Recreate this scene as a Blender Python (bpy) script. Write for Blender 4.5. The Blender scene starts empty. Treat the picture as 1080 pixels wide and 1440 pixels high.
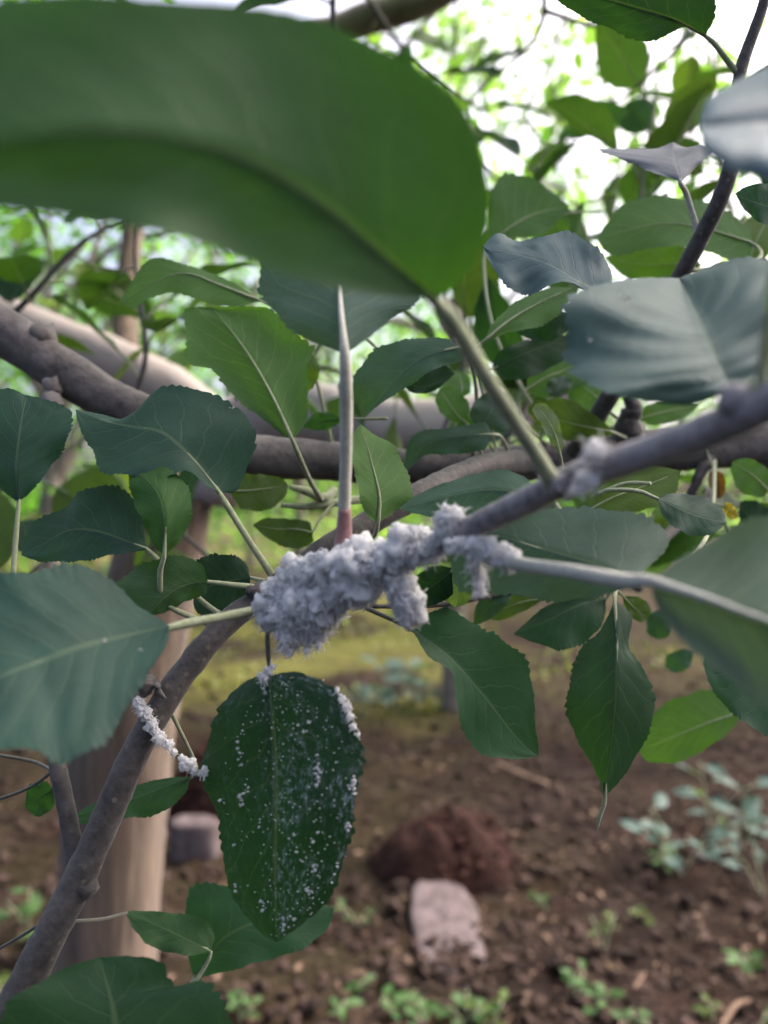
import bpy, math, random
import numpy as np
from mathutils import Vector, Matrix, noise

random.seed(7); rng = np.random.default_rng(7)
sc = bpy.context.scene
R = math.radians
COL = sc.collection

# ------------------------------------------------------------------ camera
CAM_H = 1.10
FPX = 1088.0                                   # focal length in photo pixels (1080 x 1440)
cam_d = bpy.data.cameras.new("camera"); cam = bpy.data.objects.new("camera", cam_d); COL.objects.link(cam)
cam_d.sensor_fit = 'VERTICAL'; cam_d.sensor_height = 36.0; cam_d.lens = 36.0 * FPX / 1440.0
cam.location = (0, 0, CAM_H); cam.rotation_euler = (R(90), 0, 0)
cam_d.clip_start = 0.01; cam_d.clip_end = 500
cam_d.dof.use_dof = True; cam_d.dof.focus_distance = 0.265; cam_d.dof.aperture_fstop = 7.4
sc.camera = cam

# ------------------------------------------------------------------ sky, sun, exposure
SUN_EL, SUN_AZ = 50, 64                    # azimuth from +Y (view direction) towards +X
w = bpy.data.worlds.new("World"); sc.world = w; w.use_nodes = True
nt = w.node_tree; bgn = nt.nodes["Background"]
sky = nt.nodes.new("ShaderNodeTexSky"); sky.sky_type = 'NISHITA'; sky.sun_disc = False
sky.sun_elevation = R(SUN_EL); sky.sun_rotation = R(SUN_AZ)
sky.air_density = 0.6; sky.dust_density = 10; sky.ozone_density = 0.6
nt.links.new(sky.outputs[0], bgn.inputs[0]); bgn.inputs[1].default_value = 0.15
sl = bpy.data.lights.new("sun", 'SUN'); sun = bpy.data.objects.new("sun", sl); COL.objects.link(sun)
sl.energy = 0.85; sl.angle = R(20); sl.color = (1.0, 0.95, 0.86)
sd = Vector((math.sin(R(SUN_AZ)) * math.cos(R(SUN_EL)), math.cos(R(SUN_AZ)) * math.cos(R(SUN_EL)), math.sin(R(SUN_EL))))
sun.rotation_euler = (-sd).to_track_quat('-Z', 'Y').to_euler(); sun.location = sd * 30
vs = sc.view_settings; vs.view_transform = 'Standard'; vs.look = 'None'; vs.gamma = 1.0; vs.exposure = 1.9
vs.use_curve_mapping = False
sc.render.engine = 'CYCLES'; sc.cycles.use_denoising = True
sc.cycles.max_bounces = 7; sc.cycles.diffuse_bounces = 4; sc.cycles.transmission_bounces = 6; sc.cycles.glossy_bounces = 2
sc.cycles.sample_clamp_indirect = 6.0

# ------------------------------------------------------------------ helpers
def P(x, y, d):
    """a place d metres along the view direction, at this bearing of the photograph"""
    return np.array([(x - 540.0) / FPX * d, d, CAM_H - (y - 720.0) / FPX * d])

def gnd(x, y):
    """the place on flat ground at this bearing"""
    d = CAM_H * FPX / (y - 720.0)
    return np.array([(x - 540.0) / FPX * d, d, 0.0])

def catmull(pts, n):
    p = np.asarray(pts, float)
    if len(p) == 2:
        t = np.linspace(0, 1, n)[:, None]; return p[0] * (1 - t) + p[1] * t
    q = np.vstack([2 * p[0] - p[1], p, 2 * p[-1] - p[-2]])
    out = []
    for i in range(len(p) - 1):
        a, b, c, d = q[i:i + 4]
        t = np.linspace(0, 1, 24, endpoint=(i == len(p) - 2))[:, None]
        out.append(0.5 * (2 * b + (c - a) * t + (2 * a - 5 * b + 4 * c - d) * t ** 2 + (3 * b - a - 3 * c + d) * t ** 3))
    o = np.vstack(out)
    s = np.concatenate([[0], np.cumsum(np.linalg.norm(np.diff(o[:, :2], axis=0), axis=1) + 1e-9)])
    u = np.linspace(0, s[-1], n)
    return np.stack([np.interp(u, s, o[:, k]) for k in range(o.shape[1])], 1)

def smooth_path(pts, n):
    p = np.asarray(pts, float)
    if len(p) == 2:
        t = np.linspace(0, 1, n)[:, None]; return p[0] * (1 - t) + p[1] * t
    q = np.vstack([2 * p[0] - p[1], p, 2 * p[-1] - p[-2]])
    out = []
    for i in range(len(p) - 1):
        a, b, c, d = q[i:i + 4]
        t = np.linspace(0, 1, 16, endpoint=(i == len(p) - 2))[:, None]
        out.append(0.5 * (2 * b + (c - a) * t + (2 * a - 5 * b + 4 * c - d) * t ** 2 + (3 * b - a - 3 * c + d) * t ** 3))
    o = np.vstack(out)
    s = np.concatenate([[0], np.cumsum(np.linalg.norm(np.diff(o[:, :3], axis=0), axis=1) + 1e-9)])
    u = np.linspace(0, s[-1], n)
    return np.stack([np.interp(u, s, o[:, k]) for k in range(o.shape[1])], 1)

class MB:
    def __init__(s): s.v = []; s.f = []; s.n = 0; s.uv = []; s.mi = []
    def add(s, v, f, mat=0, uv=None):
        v = np.asarray(v, float)
        s.v.append(v); s.f += [tuple(int(i) + s.n for i in q) for q in f]; s.n += len(v)
        s.uv.append(np.zeros((len(v), 2)) if uv is None else uv); s.mi += [mat] * len(f)
    def tube(s, pts, rad, seg=10, n=None, bump=0.0, freq=60.0, mat=0):
        """pts: 3-D points, rad: one radius per point; closed, tapered, with gentle unevenness"""
        p4 = np.column_stack([np.asarray(pts, float), np.asarray(rad, float)])
        n = n or max(3, len(pts) * 4)
        c = smooth_path(p4, n); ctr, r = c[:, :3], np.maximum(c[:, 3], 1e-5)
        tan = np.gradient(ctr, axis=0); tan /= np.linalg.norm(tan, axis=1)[:, None] + 1e-12
        ref = np.array([0.13, 0.31, 0.94]) if abs(tan[0, 2]) < 0.9 else np.array([1.0, 0.1, 0.05])
        vs_ = []; a = np.cross(tan[0], ref); a /= np.linalg.norm(a)
        for i in range(n):
            a = a - tan[i] * a.dot(tan[i]); a /= np.linalg.norm(a) + 1e-12; b = np.cross(tan[i], a)
            for k in range(seg):
                th = 2 * math.pi * k / seg
                dirv = a * math.cos(th) + b * math.sin(th)
                rr = r[i]
                if bump:
                    q = (ctr[i] + dirv * r[i]) * freq
                    rr *= 1 + bump * noise.noise(Vector(q)) + 0.5 * bump * noise.noise(Vector(q * 2.7))
                vs_.append(ctr[i] + dirv * rr)
        f = []
        for i in range(n - 1):
            for k in range(seg):
                k2 = (k + 1) % seg
                f.append((i * seg + k, i * seg + k2, (i + 1) * seg + k2, (i + 1) * seg + k))
        f.append(tuple(range(seg - 1, -1, -1))); f.append(tuple((n - 1) * seg + k for k in range(seg)))
        uv = np.array([[i / (n - 1), k / seg] for i in range(n) for k in range(seg)])
        s.add(vs_, f, mat, uv)
    def mesh(s, name, mats, origin=(0, 0, 0), smooth=True):
        me = bpy.data.meshes.new(name)
        v = np.vstack(s.v) - np.asarray(origin, float)
        me.from_pydata(v.tolist(), [], s.f)
        uvs = np.vstack(s.uv); ul = me.uv_layers.new(name="UVMap")
        li = np.empty(len(me.loops), dtype=np.int32); me.loops.foreach_get("vertex_index", li)
        ul.data.foreach_set("uv", uvs[li].ravel())
        for m in (mats if isinstance(mats, (list, tuple)) else [mats]): me.materials.append(m)
        me.polygons.foreach_set("material_index", np.array(s.mi, dtype=np.int32))
        me.polygons.foreach_set("use_smooth", np.full(len(me.polygons), smooth)); me.update()
        return me
    def obj(s, name, mats, origin=None, parent=None, smooth=True):
        o3 = np.asarray(origin if origin is not None else s.v[0][0], float)
        o = bpy.data.objects.new(name, s.mesh(name, mats, o3, smooth)); COL.objects.link(o)
        put(o, o3, parent); return o

WORLD = {}
def put(o, wloc, parent=None):
    wloc = np.asarray(wloc, float); WORLD[o.name] = wloc
    if parent is not None:
        o.parent = parent; o.location = Vector(wloc - WORLD[parent.name])
    else: o.location = Vector(wloc)

def tag(o, label=None, cat=None, group=None, kind=None):
    if label: o["label"] = label
    if cat: o["category"] = cat
    if group: o["group"] = group
    if kind: o["kind"] = kind
    return o

def thing(name, loc, label, cat, group=None):
    o = bpy.data.objects.new(name, None); COL.objects.link(o); o.empty_display_size = 0.02
    put(o, loc); return tag(o, label, cat, group)

# ------------------------------------------------------------------ materials
def newmat(name):
    m = bpy.data.materials.new(name); m.use_nodes = True; t = m.node_tree
    for n in list(t.nodes): t.nodes.remove(n)
    out = t.nodes.new("ShaderNodeOutputMaterial")
    return m, t, out

class N:
    """small node-building shorthand"""
    def __init__(s, t): s.t = t
    def node(s, typ, **kw):
        n = s.t.nodes.new(typ)
        for k, v in kw.items(): setattr(n, k, v)
        return n
    def put(s, sock, v):
        if v is None: return
        if isinstance(v, bpy.types.NodeSocket): s.t.links.new(v, sock)
        else: sock.default_value = v
    def math(s, op, a, b=None, c=None, clamp=False):
        n = s.node("ShaderNodeMath", operation=op); n.use_clamp = clamp
        s.put(n.inputs[0], a); s.put(n.inputs[1], b); s.put(n.inputs[2], c); return n.outputs[0]
    def mix(s, fac, a, b, mode='MIX'):
        n = s.node("ShaderNodeMix", data_type='RGBA', blend_type=mode)
        s.put(n.inputs[0], fac); s.put(n.inputs[6], a); s.put(n.inputs[7], b); return n.outputs[2]
    def ramp(s, fac, stops):
        n = s.node("ShaderNodeValToRGB"); e = n.color_ramp.elements
        while len(e) < len(stops): e.new(0.5)
        for i, (p, c) in enumerate(stops):
            e[i].position = p; e[i].color = (c[0], c[1], c[2], 1) if hasattr(c, '__len__') else (c, c, c, 1)
        s.put(n.inputs[0], fac); return n.outputs[0]
    def noise(s, vec, scale, detail=4, rough=0.55, dist=0.0):
        n = s.node("ShaderNodeTexNoise"); s.put(n.inputs['Vector'], vec)
        n.inputs['Scale'].default_value = scale; n.inputs['Detail'].default_value = detail
        n.inputs['Roughness'].default_value = rough; n.inputs['Distortion'].default_value = dist
        return n.outputs['Fac']
    def voro(s, vec, scale, feature='F1', rnd=1.0):
        n = s.node("ShaderNodeTexVoronoi", feature=feature); s.put(n.inputs['Vector'], vec)
        n.inputs['Scale'].default_value = scale; n.inputs['Randomness'].default_value = rnd; return n
    def sstep(s, x, lo, hi):
        n = s.node("ShaderNodeMapRange", interpolation_type='SMOOTHSTEP'); s.put(n.inputs[0], x)
        s.put(n.inputs[1], lo); s.put(n.inputs[2], hi); return n.outputs[0]
    def bump(s, h, dist, strength=1.0):
        n = s.node("ShaderNodeBump"); s.put(n.inputs['Height'], h)
        n.inputs['Distance'].default_value = dist; n.inputs['Strength'].default_value = strength; return n.outputs[0]
    def bsdf(s, col, rough=0.6, normal=None, spec=0.3, sheen=0.0, sss=0.0):
        n = s.node("ShaderNodeBsdfPrincipled"); s.put(n.inputs['Base Color'], col)
        s.put(n.inputs['Roughness'], rough); n.inputs['Specular IOR Level'].default_value = spec
        n.inputs['Sheen Weight'].default_value = sheen; n.inputs['Sheen Roughness'].default_value = 0.6
        if normal is not None: s.put(n.inputs['Normal'], normal)
        return n

def c4(c): return (c[0], c[1], c[2], 1.0)

def leaf_material(name, dust=0.0, crown=False, trans=0.30, veins=0.46):
    m, t, out = newmat(name); n = N(t)
    oi = n.node("ShaderNodeObjectInfo"); geo = n.node("ShaderNodeNewGeometry")
    uvn = n.node("ShaderNodeUVMap"); uvn.uv_map = "UVMap"
    sep = n.node("ShaderNodeSeparateXYZ"); t.links.new(uvn.outputs[0], sep.inputs[0])
    u, v = sep.outputs[0], sep.outputs[1]
    sv = n.math('MULTIPLY_ADD', v, 2.0, -1.0); s = n.math('ABSOLUTE', sv); sgn = n.math('SIGN', sv)
    vec = n.node("ShaderNodeVectorMath", operation='ADD'); t.links.new(uvn.outputs[0], vec.inputs[0])
    cmb = n.node("ShaderNodeCombineXYZ"); n.put(cmb.inputs[0], n.math('MULTIPLY', oi.outputs['Random'], 37.0)); n.put(cmb.inputs[1], n.math('MULTIPLY', oi.outputs['Random'], 91.0))
    t.links.new(cmb.outputs[0], vec.inputs[1]); pv = vec.outputs[0]
    wob = n.noise(pv, 5.0, 2)
    # side veins leave the midrib at an angle and bow towards the tip
    tt = n.math('MULTIPLY', u, 8.0); tt = n.math('SUBTRACT', tt, n.math('MULTIPLY', n.math('POWER', s, 0.85), 2.1))
    tt = n.math('ADD', tt, n.math('MULTIPLY', sgn, 0.22)); tt = n.math('ADD', tt, n.math('MULTIPLY', wob, 0.9))
    ph = n.math('ABSOLUTE', n.math('SUBTRACT', n.math('FRACT', tt), 0.5))           # 0.5 at a vein
    wv = n.math('MULTIPLY_ADD', s, 0.035, 0.415)
    lat = n.math('MULTIPLY', n.sstep(ph, wv, 0.5), n.math('SUBTRACT', 1.0, n.math('MULTIPLY', s, 0.65)))
    mid = n.math('SUBTRACT', 1.0, n.sstep(s, n.math('MULTIPLY_ADD', u, -0.02, 0.025), n.math('MULTIPLY_ADD', u, -0.03, 0.06)))
    net = n.sstep(n.voro(pv, 34.0, 'DISTANCE_TO_EDGE').outputs['Distance'], 0.10, 0.0)
    vein = n.math('MAXIMUM', mid, n.math('MULTIPLY', lat, 0.55))
    vein = n.math('MAXIMUM', vein, n.math('MULTIPLY', net, 0.13))
    blot = n.noise(pv, 3.2, 5, 0.6); fine = n.noise(pv, 70.0, 3)
    var = n.math('ADD', n.math('MULTIPLY_ADD', blot, 0.9, 0.42), n.math('MULTIPLY', fine, 0.28))
    base = n.mix(1.0, oi.outputs['Color'], n.node("ShaderNodeCombineColor").outputs[0], 'MULTIPLY')
    cc = [x for x in t.nodes if x.bl_idname == "ShaderNodeCombineColor"][-1]
    for k in range(3): n.put(cc.inputs[k], var)
    base = n.mix(n.math('MULTIPLY', vein, veins), base, n.mix(0.5, n.mix(1.0, oi.outputs['Color'], c4((1.6, 1.7, 1.6)), 'MULTIPLY'), c4((0.20, 0.24, 0.13))))
    under = n.mix(0.22, base, c4((0.15, 0.21, 0.14)))
    under = n.mix(n.math('MULTIPLY', vein, 0.40), under, c4((0.24, 0.30, 0.17)))
    top = base
    if dust:
        d1 = n.sstep(n.noise(pv, 26.0, 7, 0.8), 0.48, 0.66); d2 = n.sstep(n.noise(pv, 3.4, 3), 0.36, 0.58)
        d3 = n.sstep(n.voro(pv, 30.0).outputs['Distance'], 0.16, 0.07)
        side = n.sstep(v, 0.30, 0.62)
        dd = n.math('MULTIPLY', n.math('MAXIMUM', n.math('MULTIPLY', n.math('MULTIPLY', d1, d2), 0.75), n.math('MULTIPLY', d3, 0.5)), n.math('MULTIPLY_ADD', side, 0.8, 0.2))
        top = n.mix(dd, top, c4((0.55, 0.60, 0.66)))
    col = n.mix(geo.outputs['Backfacing'], top, under)
    h = n.math('SUBTRACT', n.math('MULTIPLY', n.noise(pv, 26.0, 3), 0.35), n.math('MULTIPLY', n.math('MAXIMUM', lat, mid), 0.9))
    nb = n.bump(h, 0.00012, 0.7)
    rough = n.math('MULTIPLY_ADD', geo.outputs['Backfacing'], 0.25, 0.54)
    pr = n.bsdf(col, rough, nb, 0.24, 0.03)
    pr.inputs['Sheen Tint'].default_value = (0.8, 0.9, 1.0, 1)
    tr = n.node("ShaderNodeBsdfTranslucent")
    tcol = n.mix(1.0, n.mix(geo.outputs['Backfacing'], base, under), c4((1.9, 2.3, 0.55)), 'MULTIPLY'); n.put(tr.inputs[0], tcol); n.put(tr.inputs['Normal'], nb)
    ms = n.node("ShaderNodeMixShader"); ms.inputs[0].default_value = trans
    t.links.new(pr.outputs[0], ms.inputs[1]); t.links.new(tr.outputs[0], ms.inputs[2]); t.links.new(ms.outputs[0], out.inputs[0])
    return m

def crown_material(name, c1, c2, trans=0.5):
    m, t, out = newmat(name); n = N(t)
    geo = n.node("ShaderNodeNewGeometry"); r = geo.outputs['Random Per Island']
    col = n.ramp(r, [(0.0, c1), (0.75, c2), (1.0, (c2[0] * 1.35, c2[1] * 1.25, c2[2] * 1.2))])
    pr = n.bsdf(col, 0.5, None, 0.35); tr = n.node("ShaderNodeBsdfTranslucent")
    n.put(tr.inputs[0], n.mix(1.0, col, c4((2.1, 2.5, 1.0)), 'MULTIPLY'))
    ms = n.node("ShaderNodeMixShader"); ms.inputs[0].default_value = trans
    t.links.new(pr.outputs[0], ms.inputs[1]); t.links.new(tr.outputs[0], ms.inputs[2]); t.links.new(ms.outputs[0], out.inputs[0])
    return m

def stem_material(name, c1, c2, scale=300.0, rough=0.6, bumpd=0.0004, stretch=None, spots=None, sheen=0.2):
    m, t, out = newmat(name); n = N(t)
    tc = n.node("ShaderNodeTexCoord"); vec = tc.outputs['Object']
    if stretch:
        mp = n.node("ShaderNodeMapping"); t.links.new(vec, mp.inputs[0]); mp.inputs['Scale'].default_value = stretch; vec = mp.outputs[0]
    a = n.noise(vec, scale, 6, 0.65); b = n.noise(vec, scale * 0.16, 3)
    f = n.math('ADD', n.math('MULTIPLY', a, 0.6), n.math('MULTIPLY', b, 0.4))
    col = n.ramp(f, [(0.36, c1), (0.64, c2)])
    if spots:
        sp = n.sstep(n.voro(vec, spots[0]).outputs['Distance'], 0.22, 0.10)
        col = n.mix(n.math('MULTIPLY', sp, 0.7), col, c4(spots[1]))
    nb = n.bump(a, bumpd, 1.0)
    pr = n.bsdf(col, rough, nb, 0.3, sheen); t.links.new(pr.outputs[0], out.inputs[0]); return m

def plain_material(name, c1, c2, scale, rough=0.85, bumpd=0.002, spec=0.2):
    m, t, out = newmat(name); n = N(t); tc = n.node("ShaderNodeTexCoord"); geo = n.node("ShaderNodeNewGeometry")
    a = n.noise(tc.outputs['Object'], scale, 6, 0.65)
    f = n.math('ADD', n.math('MULTIPLY', a, 0.7), n.math('MULTIPLY', geo.outputs['Random Per Island'], 0.3))
    col = n.ramp(f, [(0.3, c1), (0.7, c2)])
    pr = n.bsdf(col, rough, n.bump(a, bumpd), spec); t.links.new(pr.outputs[0], out.inputs[0]); return m

M_LEAF = leaf_material("leaf_blade")
M_SOFT = leaf_material("leaf_blade_faint_veins", veins=0.34)
M_DOWNY_SKYSHEEN = leaf_material("leaf_blade_downy_skysheen", veins=0.3, trans=0.08)  # sky sheen is painted into the blue grey leaf colours used with it
M_DUST = leaf_material("leaf_blade_waxy_dust", dust=1.0, trans=0.22)
M_CROWN = crown_material("crown_leaves", (0.035, 0.10, 0.02), (0.09, 0.19, 0.045))
M_CROWN2 = crown_material("crown_leaves_pale", (0.09, 0.17, 0.06), (0.18, 0.26, 0.10))
M_PET = stem_material("petiole", (0.20, 0.24, 0.11), (0.40, 0.42, 0.26), 500.0, 0.7, 0.0002, sheen=0.4)
M_PETPINK = stem_material("petiole_woolly", (0.38, 0.37, 0.29), (0.62, 0.59, 0.52), 600.0, 0.8, 0.0002, sheen=0.6)
M_PETRED = stem_material("petiole_foot_red", (0.28, 0.13, 0.13), (0.40, 0.22, 0.21), 600.0, 0.7, 0.0002)
M_DARKPET = stem_material("petiole_dark", (0.05, 0.05, 0.04), (0.12, 0.11, 0.08), 500.0, 0.6, 0.0002)
M_BARK = stem_material("bark_grey_shoot", (0.13, 0.112, 0.115), (0.40, 0.365, 0.39), 380.0, 0.65, 0.0005, spots=(260.0, (0.42, 0.36, 0.28)))
M_BARKD = stem_material("bark_dark_shoot", (0.022, 0.018, 0.018), (0.095, 0.080, 0.076), 380.0, 0.55, 0.0005, spots=(200.0, (0.16, 0.13, 0.10)))
M_BARKT = stem_material("bark_limb", (0.045, 0.037, 0.035), (0.18, 0.155, 0.145), 150.0, 0.75, 0.0012)
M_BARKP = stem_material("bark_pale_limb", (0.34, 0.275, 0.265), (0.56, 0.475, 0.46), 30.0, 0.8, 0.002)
M_TRUNK = stem_material("bark_trunk", (0.045, 0.028, 0.020), (0.23, 0.155, 0.11), 24.0, 0.9, 0.010, stretch=(3.2, 3.2, 0.16))
M_FARBARK = stem_material("bark_far", (0.10, 0.08, 0.07), (0.24, 0.20, 0.18), 14.0, 0.85, 0.006)

# ------------------------------------------------------------------ ground
def ground_h(x, y):
    p = Vector((x, y, 0))
    far = min(1.0, max(0.0, (y - 7) / 20))
    h = 0.045 * noise.noise(p * 0.9) + 0.035 * noise.noise(p * 3.1 + Vector((5, 2, 0)))
    near = max(0.0, 1 - max(0.0, y - 2.5) / 7)
    h += near * (0.020 * noise.noise(p * 11) + 0.014 * noise.noise(p * 27) + 0.008 * noise.noise(p * 60))
    return h - 0.03 + 0.25 * far

def soil_material():
    m, t, out = newmat("soil"); n = N(t); tc = n.node("ShaderNodeTexCoord"); v = tc.outputs['Object']
    a = n.noise(v, 34.0, 8, 0.72); b = n.noise(v, 4.0, 5, 0.6); c = n.noise(v, 1.1, 4, 0.6, 0.4)
    col = n.ramp(n.math('ADD', n.math('MULTIPLY', a, 0.65), n.math('MULTIPLY', b, 0.35)),
                 [(0.34, (0.008, 0.0045, 0.004)), (0.5, (0.019, 0.0112, 0.010)), (0.68, (0.068, 0.045, 0.038))])
    red = n.sstep(n.noise(v, 2.3, 3), 0.48, 0.66)
    col = n.mix(n.math('MULTIPLY', red, 0.5), col, n.mix(1.0, col, c4((1.3, 0.85, 0.78)), 'MULTIPLY'))
    # moss and short green: comes in patches, thicker away from the dug-over strip
    sepn = n.node("ShaderNodeSeparateXYZ"); t.links.new(v, sepn.inputs[0])
    reach = n.sstep(sepn.outputs[1], 3.4, 5.2)
    ms = n.math('MULTIPLY', n.sstep(n.math('ADD', c, n.math('MULTIPLY', a, 0.25)), 0.50, 0.70), n.math('MULTIPLY', n.math('MULTIPLY_ADD', reach, 0.85, 0.12), n.math('SUBTRACT', 1.0, n.math('MULTIPLY', n.sstep(sepn.outputs[0], 0.1, 0.9), 0.75))))
    col = n.mix(ms, col, n.ramp(a, [(0.3, (0.045, 0.052, 0.014)), (0.7, (0.16, 0.15, 0.04))]))
    pr = n.bsdf(col, 0.95, n.bump(n.math('ADD', a, n.math('MULTIPLY', b, 0.5)), 0.02, 1.0), 0.12)
    t.links.new(pr.outputs[0], out.inputs[0]); return m
M_SOIL = soil_material()
M_CLOD = plain_material("soil_clod", (0.0065, 0.004, 0.0033), (0.072, 0.046, 0.039), 50.0, 0.95, 0.006)
M_RED = plain_material("red_soil", (0.016, 0.0062, 0.005), (0.070, 0.027, 0.021), 60.0, 0.95, 0.012)
M_STONE = plain_material("pale_stone", (0.020, 0.014, 0.013), (0.17, 0.135, 0.145), 18.0, 0.95, 0.012)
M_LITTER = plain_material("dry_litter", (0.06, 0.038, 0.027), (0.25, 0.17, 0.125), 30.0, 0.9, 0.002)

def build_ground():
    ys = np.concatenate([np.linspace(0.2, 1.3, 10), np.linspace(1.33, 4.0, 190), np.linspace(4.05, 10, 60), np.linspace(10.5, 30, 20), np.array([40, 60, 100, 200])])
    nx = 150; v = []
    for y in ys:
        half = 0.9 + y * 0.72 if y < 30 else y * 1.6
        for i in range(nx):
            x = (i / (nx - 1) * 2 - 1) * half
            v.append((x, y, ground_h(x, y)))
    f = [(j * nx + i, j * nx + i + 1, (j + 1) * nx + i + 1, (j + 1) * nx + i) for j in range(len(ys) - 1) for i in range(nx - 1)]
    mb = MB(); mb.add(v, f)
    g = mb.obj("ground", M_SOIL, (0, 0, 0)); tag(g, kind="structure")
build_ground()

def lump(mb, c, r, squash=0.7, rough=0.35, res=0, seed=0.0):
    """an uneven clod or stone"""
    t_ = (1 + 5 ** .5) / 2
    b = np.array([(-1, t_, 0), (1, t_, 0), (-1, -t_, 0), (1, -t_, 0), (0, -1, t_), (0, 1, t_), (0, -1, -t_), (0, 1, -t_), (t_, 0, -1), (t_, 0, 1), (-t_, 0, -1), (-t_, 0, 1)], float)
    fs = [(0, 11, 5), (0, 5, 1), (0, 1, 7), (0, 7, 10), (0, 10, 11), (1, 5, 9), (5, 11, 4), (11, 10, 2), (10, 7, 6), (7, 1, 8), (3, 9, 4), (3, 4, 2), (3, 2, 6), (3, 6, 8), (3, 8, 9), (4, 9, 5), (2, 4, 11), (6, 2, 10), (8, 6, 7), (9, 8, 1)]
    b /= np.linalg.norm(b, axis=1)[:, None]
    for _ in range(res):
        cache = {}; vl = [tuple(q) for q in b]; nf = []
        def mp(i, j):
            k = (min(i, j), max(i, j))
            if k not in cache:
                q = np.array(vl[i]) + np.array(vl[j]); q /= np.linalg.norm(q); vl.append(tuple(q)); cache[k] = len(vl) - 1
            return cache[k]
        for (i, j, k) in fs:
            a_, b_, c_ = mp(i, j), mp(j, k), mp(k, i); nf += [(i, a_, c_), (j, b_, a_), (k, c_, b_), (a_, b_, c_)]
        fs = nf; b = np.array(vl)
    rr = np.array([1 + rough * noise.noise(Vector(q * 1.6) + Vector((seed, seed * 1.7, 3))) + 0.5 * rough * noise.noise(Vector(q * 3.9) + Vector((seed, 9, seed))) for q in b]) if res else 1 + rough * (rng.random(12) - 0.5)
    v = b * rr[:, None] * r * np.array([1, 1, squash])
    th = random.random() * 6.28; cs, sn = math.cos(th), math.sin(th)
    v = np.column_stack([v[:, 0] * cs - v[:, 1] * sn * 0.8, v[:, 0] * sn + v[:, 1] * cs * 0.8, v[:, 2]])
    mb.add(v + np.asarray(c), fs)

def scatter(n, dmin, dmax):
    for _ in range(n):
        d = dmin * (dmax / dmin) ** random.random()
        yield random.uniform(-0.62, 0.62) * d, d

mb = MB()
for x, y in scatter(3800, 1.55, 5.5):
    r = random.choice([0.006, 0.009, 0.012, 0.016, 0.022]) * random.uniform(0.7, 1.4)
    lump(mb, (x, y, ground_h(x, y) + r * 0.2), r, 0.7, 0.9)
for _ in range(150):
    x, y = .175 + random.gauss(0, .10), 1.86 + random.gauss(0, .09); r = random.uniform(.006, .018); lump(mb, (x, y, ground_h(x, y) + r * .2 + (.02 if 1.84 < y < 2.1 else 0)), r, .7, .9)
o = mb.obj("soil_clods", M_CLOD, (0, 2, 0), smooth=False); tag(o, "loose brown clods and crumbs covering the bare soil", "soil clods", kind="stuff")
mb = MB()
for x, y in scatter(1500, 1.55, 6.0):
    l = random.uniform(0.012, 0.04); wd = l * random.uniform(0.15, 0.55); th = random.random() * 6.28
    dx = np.array([math.cos(th), math.sin(th), random.uniform(-.3, .3)]); dy = np.array([-math.sin(th), math.cos(th), random.uniform(-.3, .3)])
    c = np.array([x, y, ground_h(x, y) + 0.010])
    mb.add([c - dx * l / 2, c + dy * wd / 2 + (0, 0, .004), c + dx * l / 2, c - dy * wd / 2, ], [(0, 1, 2), (0, 2, 3)])
o = mb.obj("leaf_litter", M_LITTER, (0, 2, 0), smooth=False); tag(o, "dry tan leaf scraps and chips strewn over the soil", "leaf litter", kind="stuff")
M_MOSS = crown_material("ground_cover", (0.045, 0.065, 0.014), (0.15, 0.155, 0.035), 0.25)
mb = MB()
for x, y in scatter(9000, 2.3, 9.0):
    k = noise.noise(Vector((x * 0.8 + 3, y * 0.8, 0))) + 0.30 * min(1, max(-1.4, (y - 4.6) / 1.0))
    if k - 0.3 * min(1, max(0, (x - .1) / .7)) < 0.10: continue
    z = ground_h(x, y); th = random.random() * 6.28; l = random.uniform(0.03, 0.075); wd = random.uniform(.006, .014)
    b = np.array([x, y, z - .004]); sidev = np.array([-math.sin(th), math.cos(th), 0]) * wd
    out_ = np.array([math.cos(th), math.sin(th), 0]) * l * random.uniform(.3, .9)
    mid = b + out_ * .45 + (0, 0, l * .7); tip = b + out_ + (0, 0, l * random.uniform(.5, 1.0))
    mb.add([b - sidev * .5, b + sidev * .5, mid + sidev, mid - sidev, tip], [(0, 1, 2, 3), (3, 2, 4)])
o = mb.obj("ground_cover", M_MOSS, (0, 4, 0)); tag(o, "short yellow green grass and moss spreading over the soil", "ground cover", kind="stuff")

# ------------------------------------------------------------------ leaf building

TEAL = (0.024, 0.064, 0.046); DEEP = (0.015, 0.044, 0.024); MIDG = (0.030, 0.082, 0.028); FRESH = (0.050, 0.128, 0.018); OLIVE = (0.058, 0.100, 0.015); GREY = (0.052, 0.086, 0.076); YELL = (0.16, 0.20, 0.05)
LEAFGRID = {}

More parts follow.
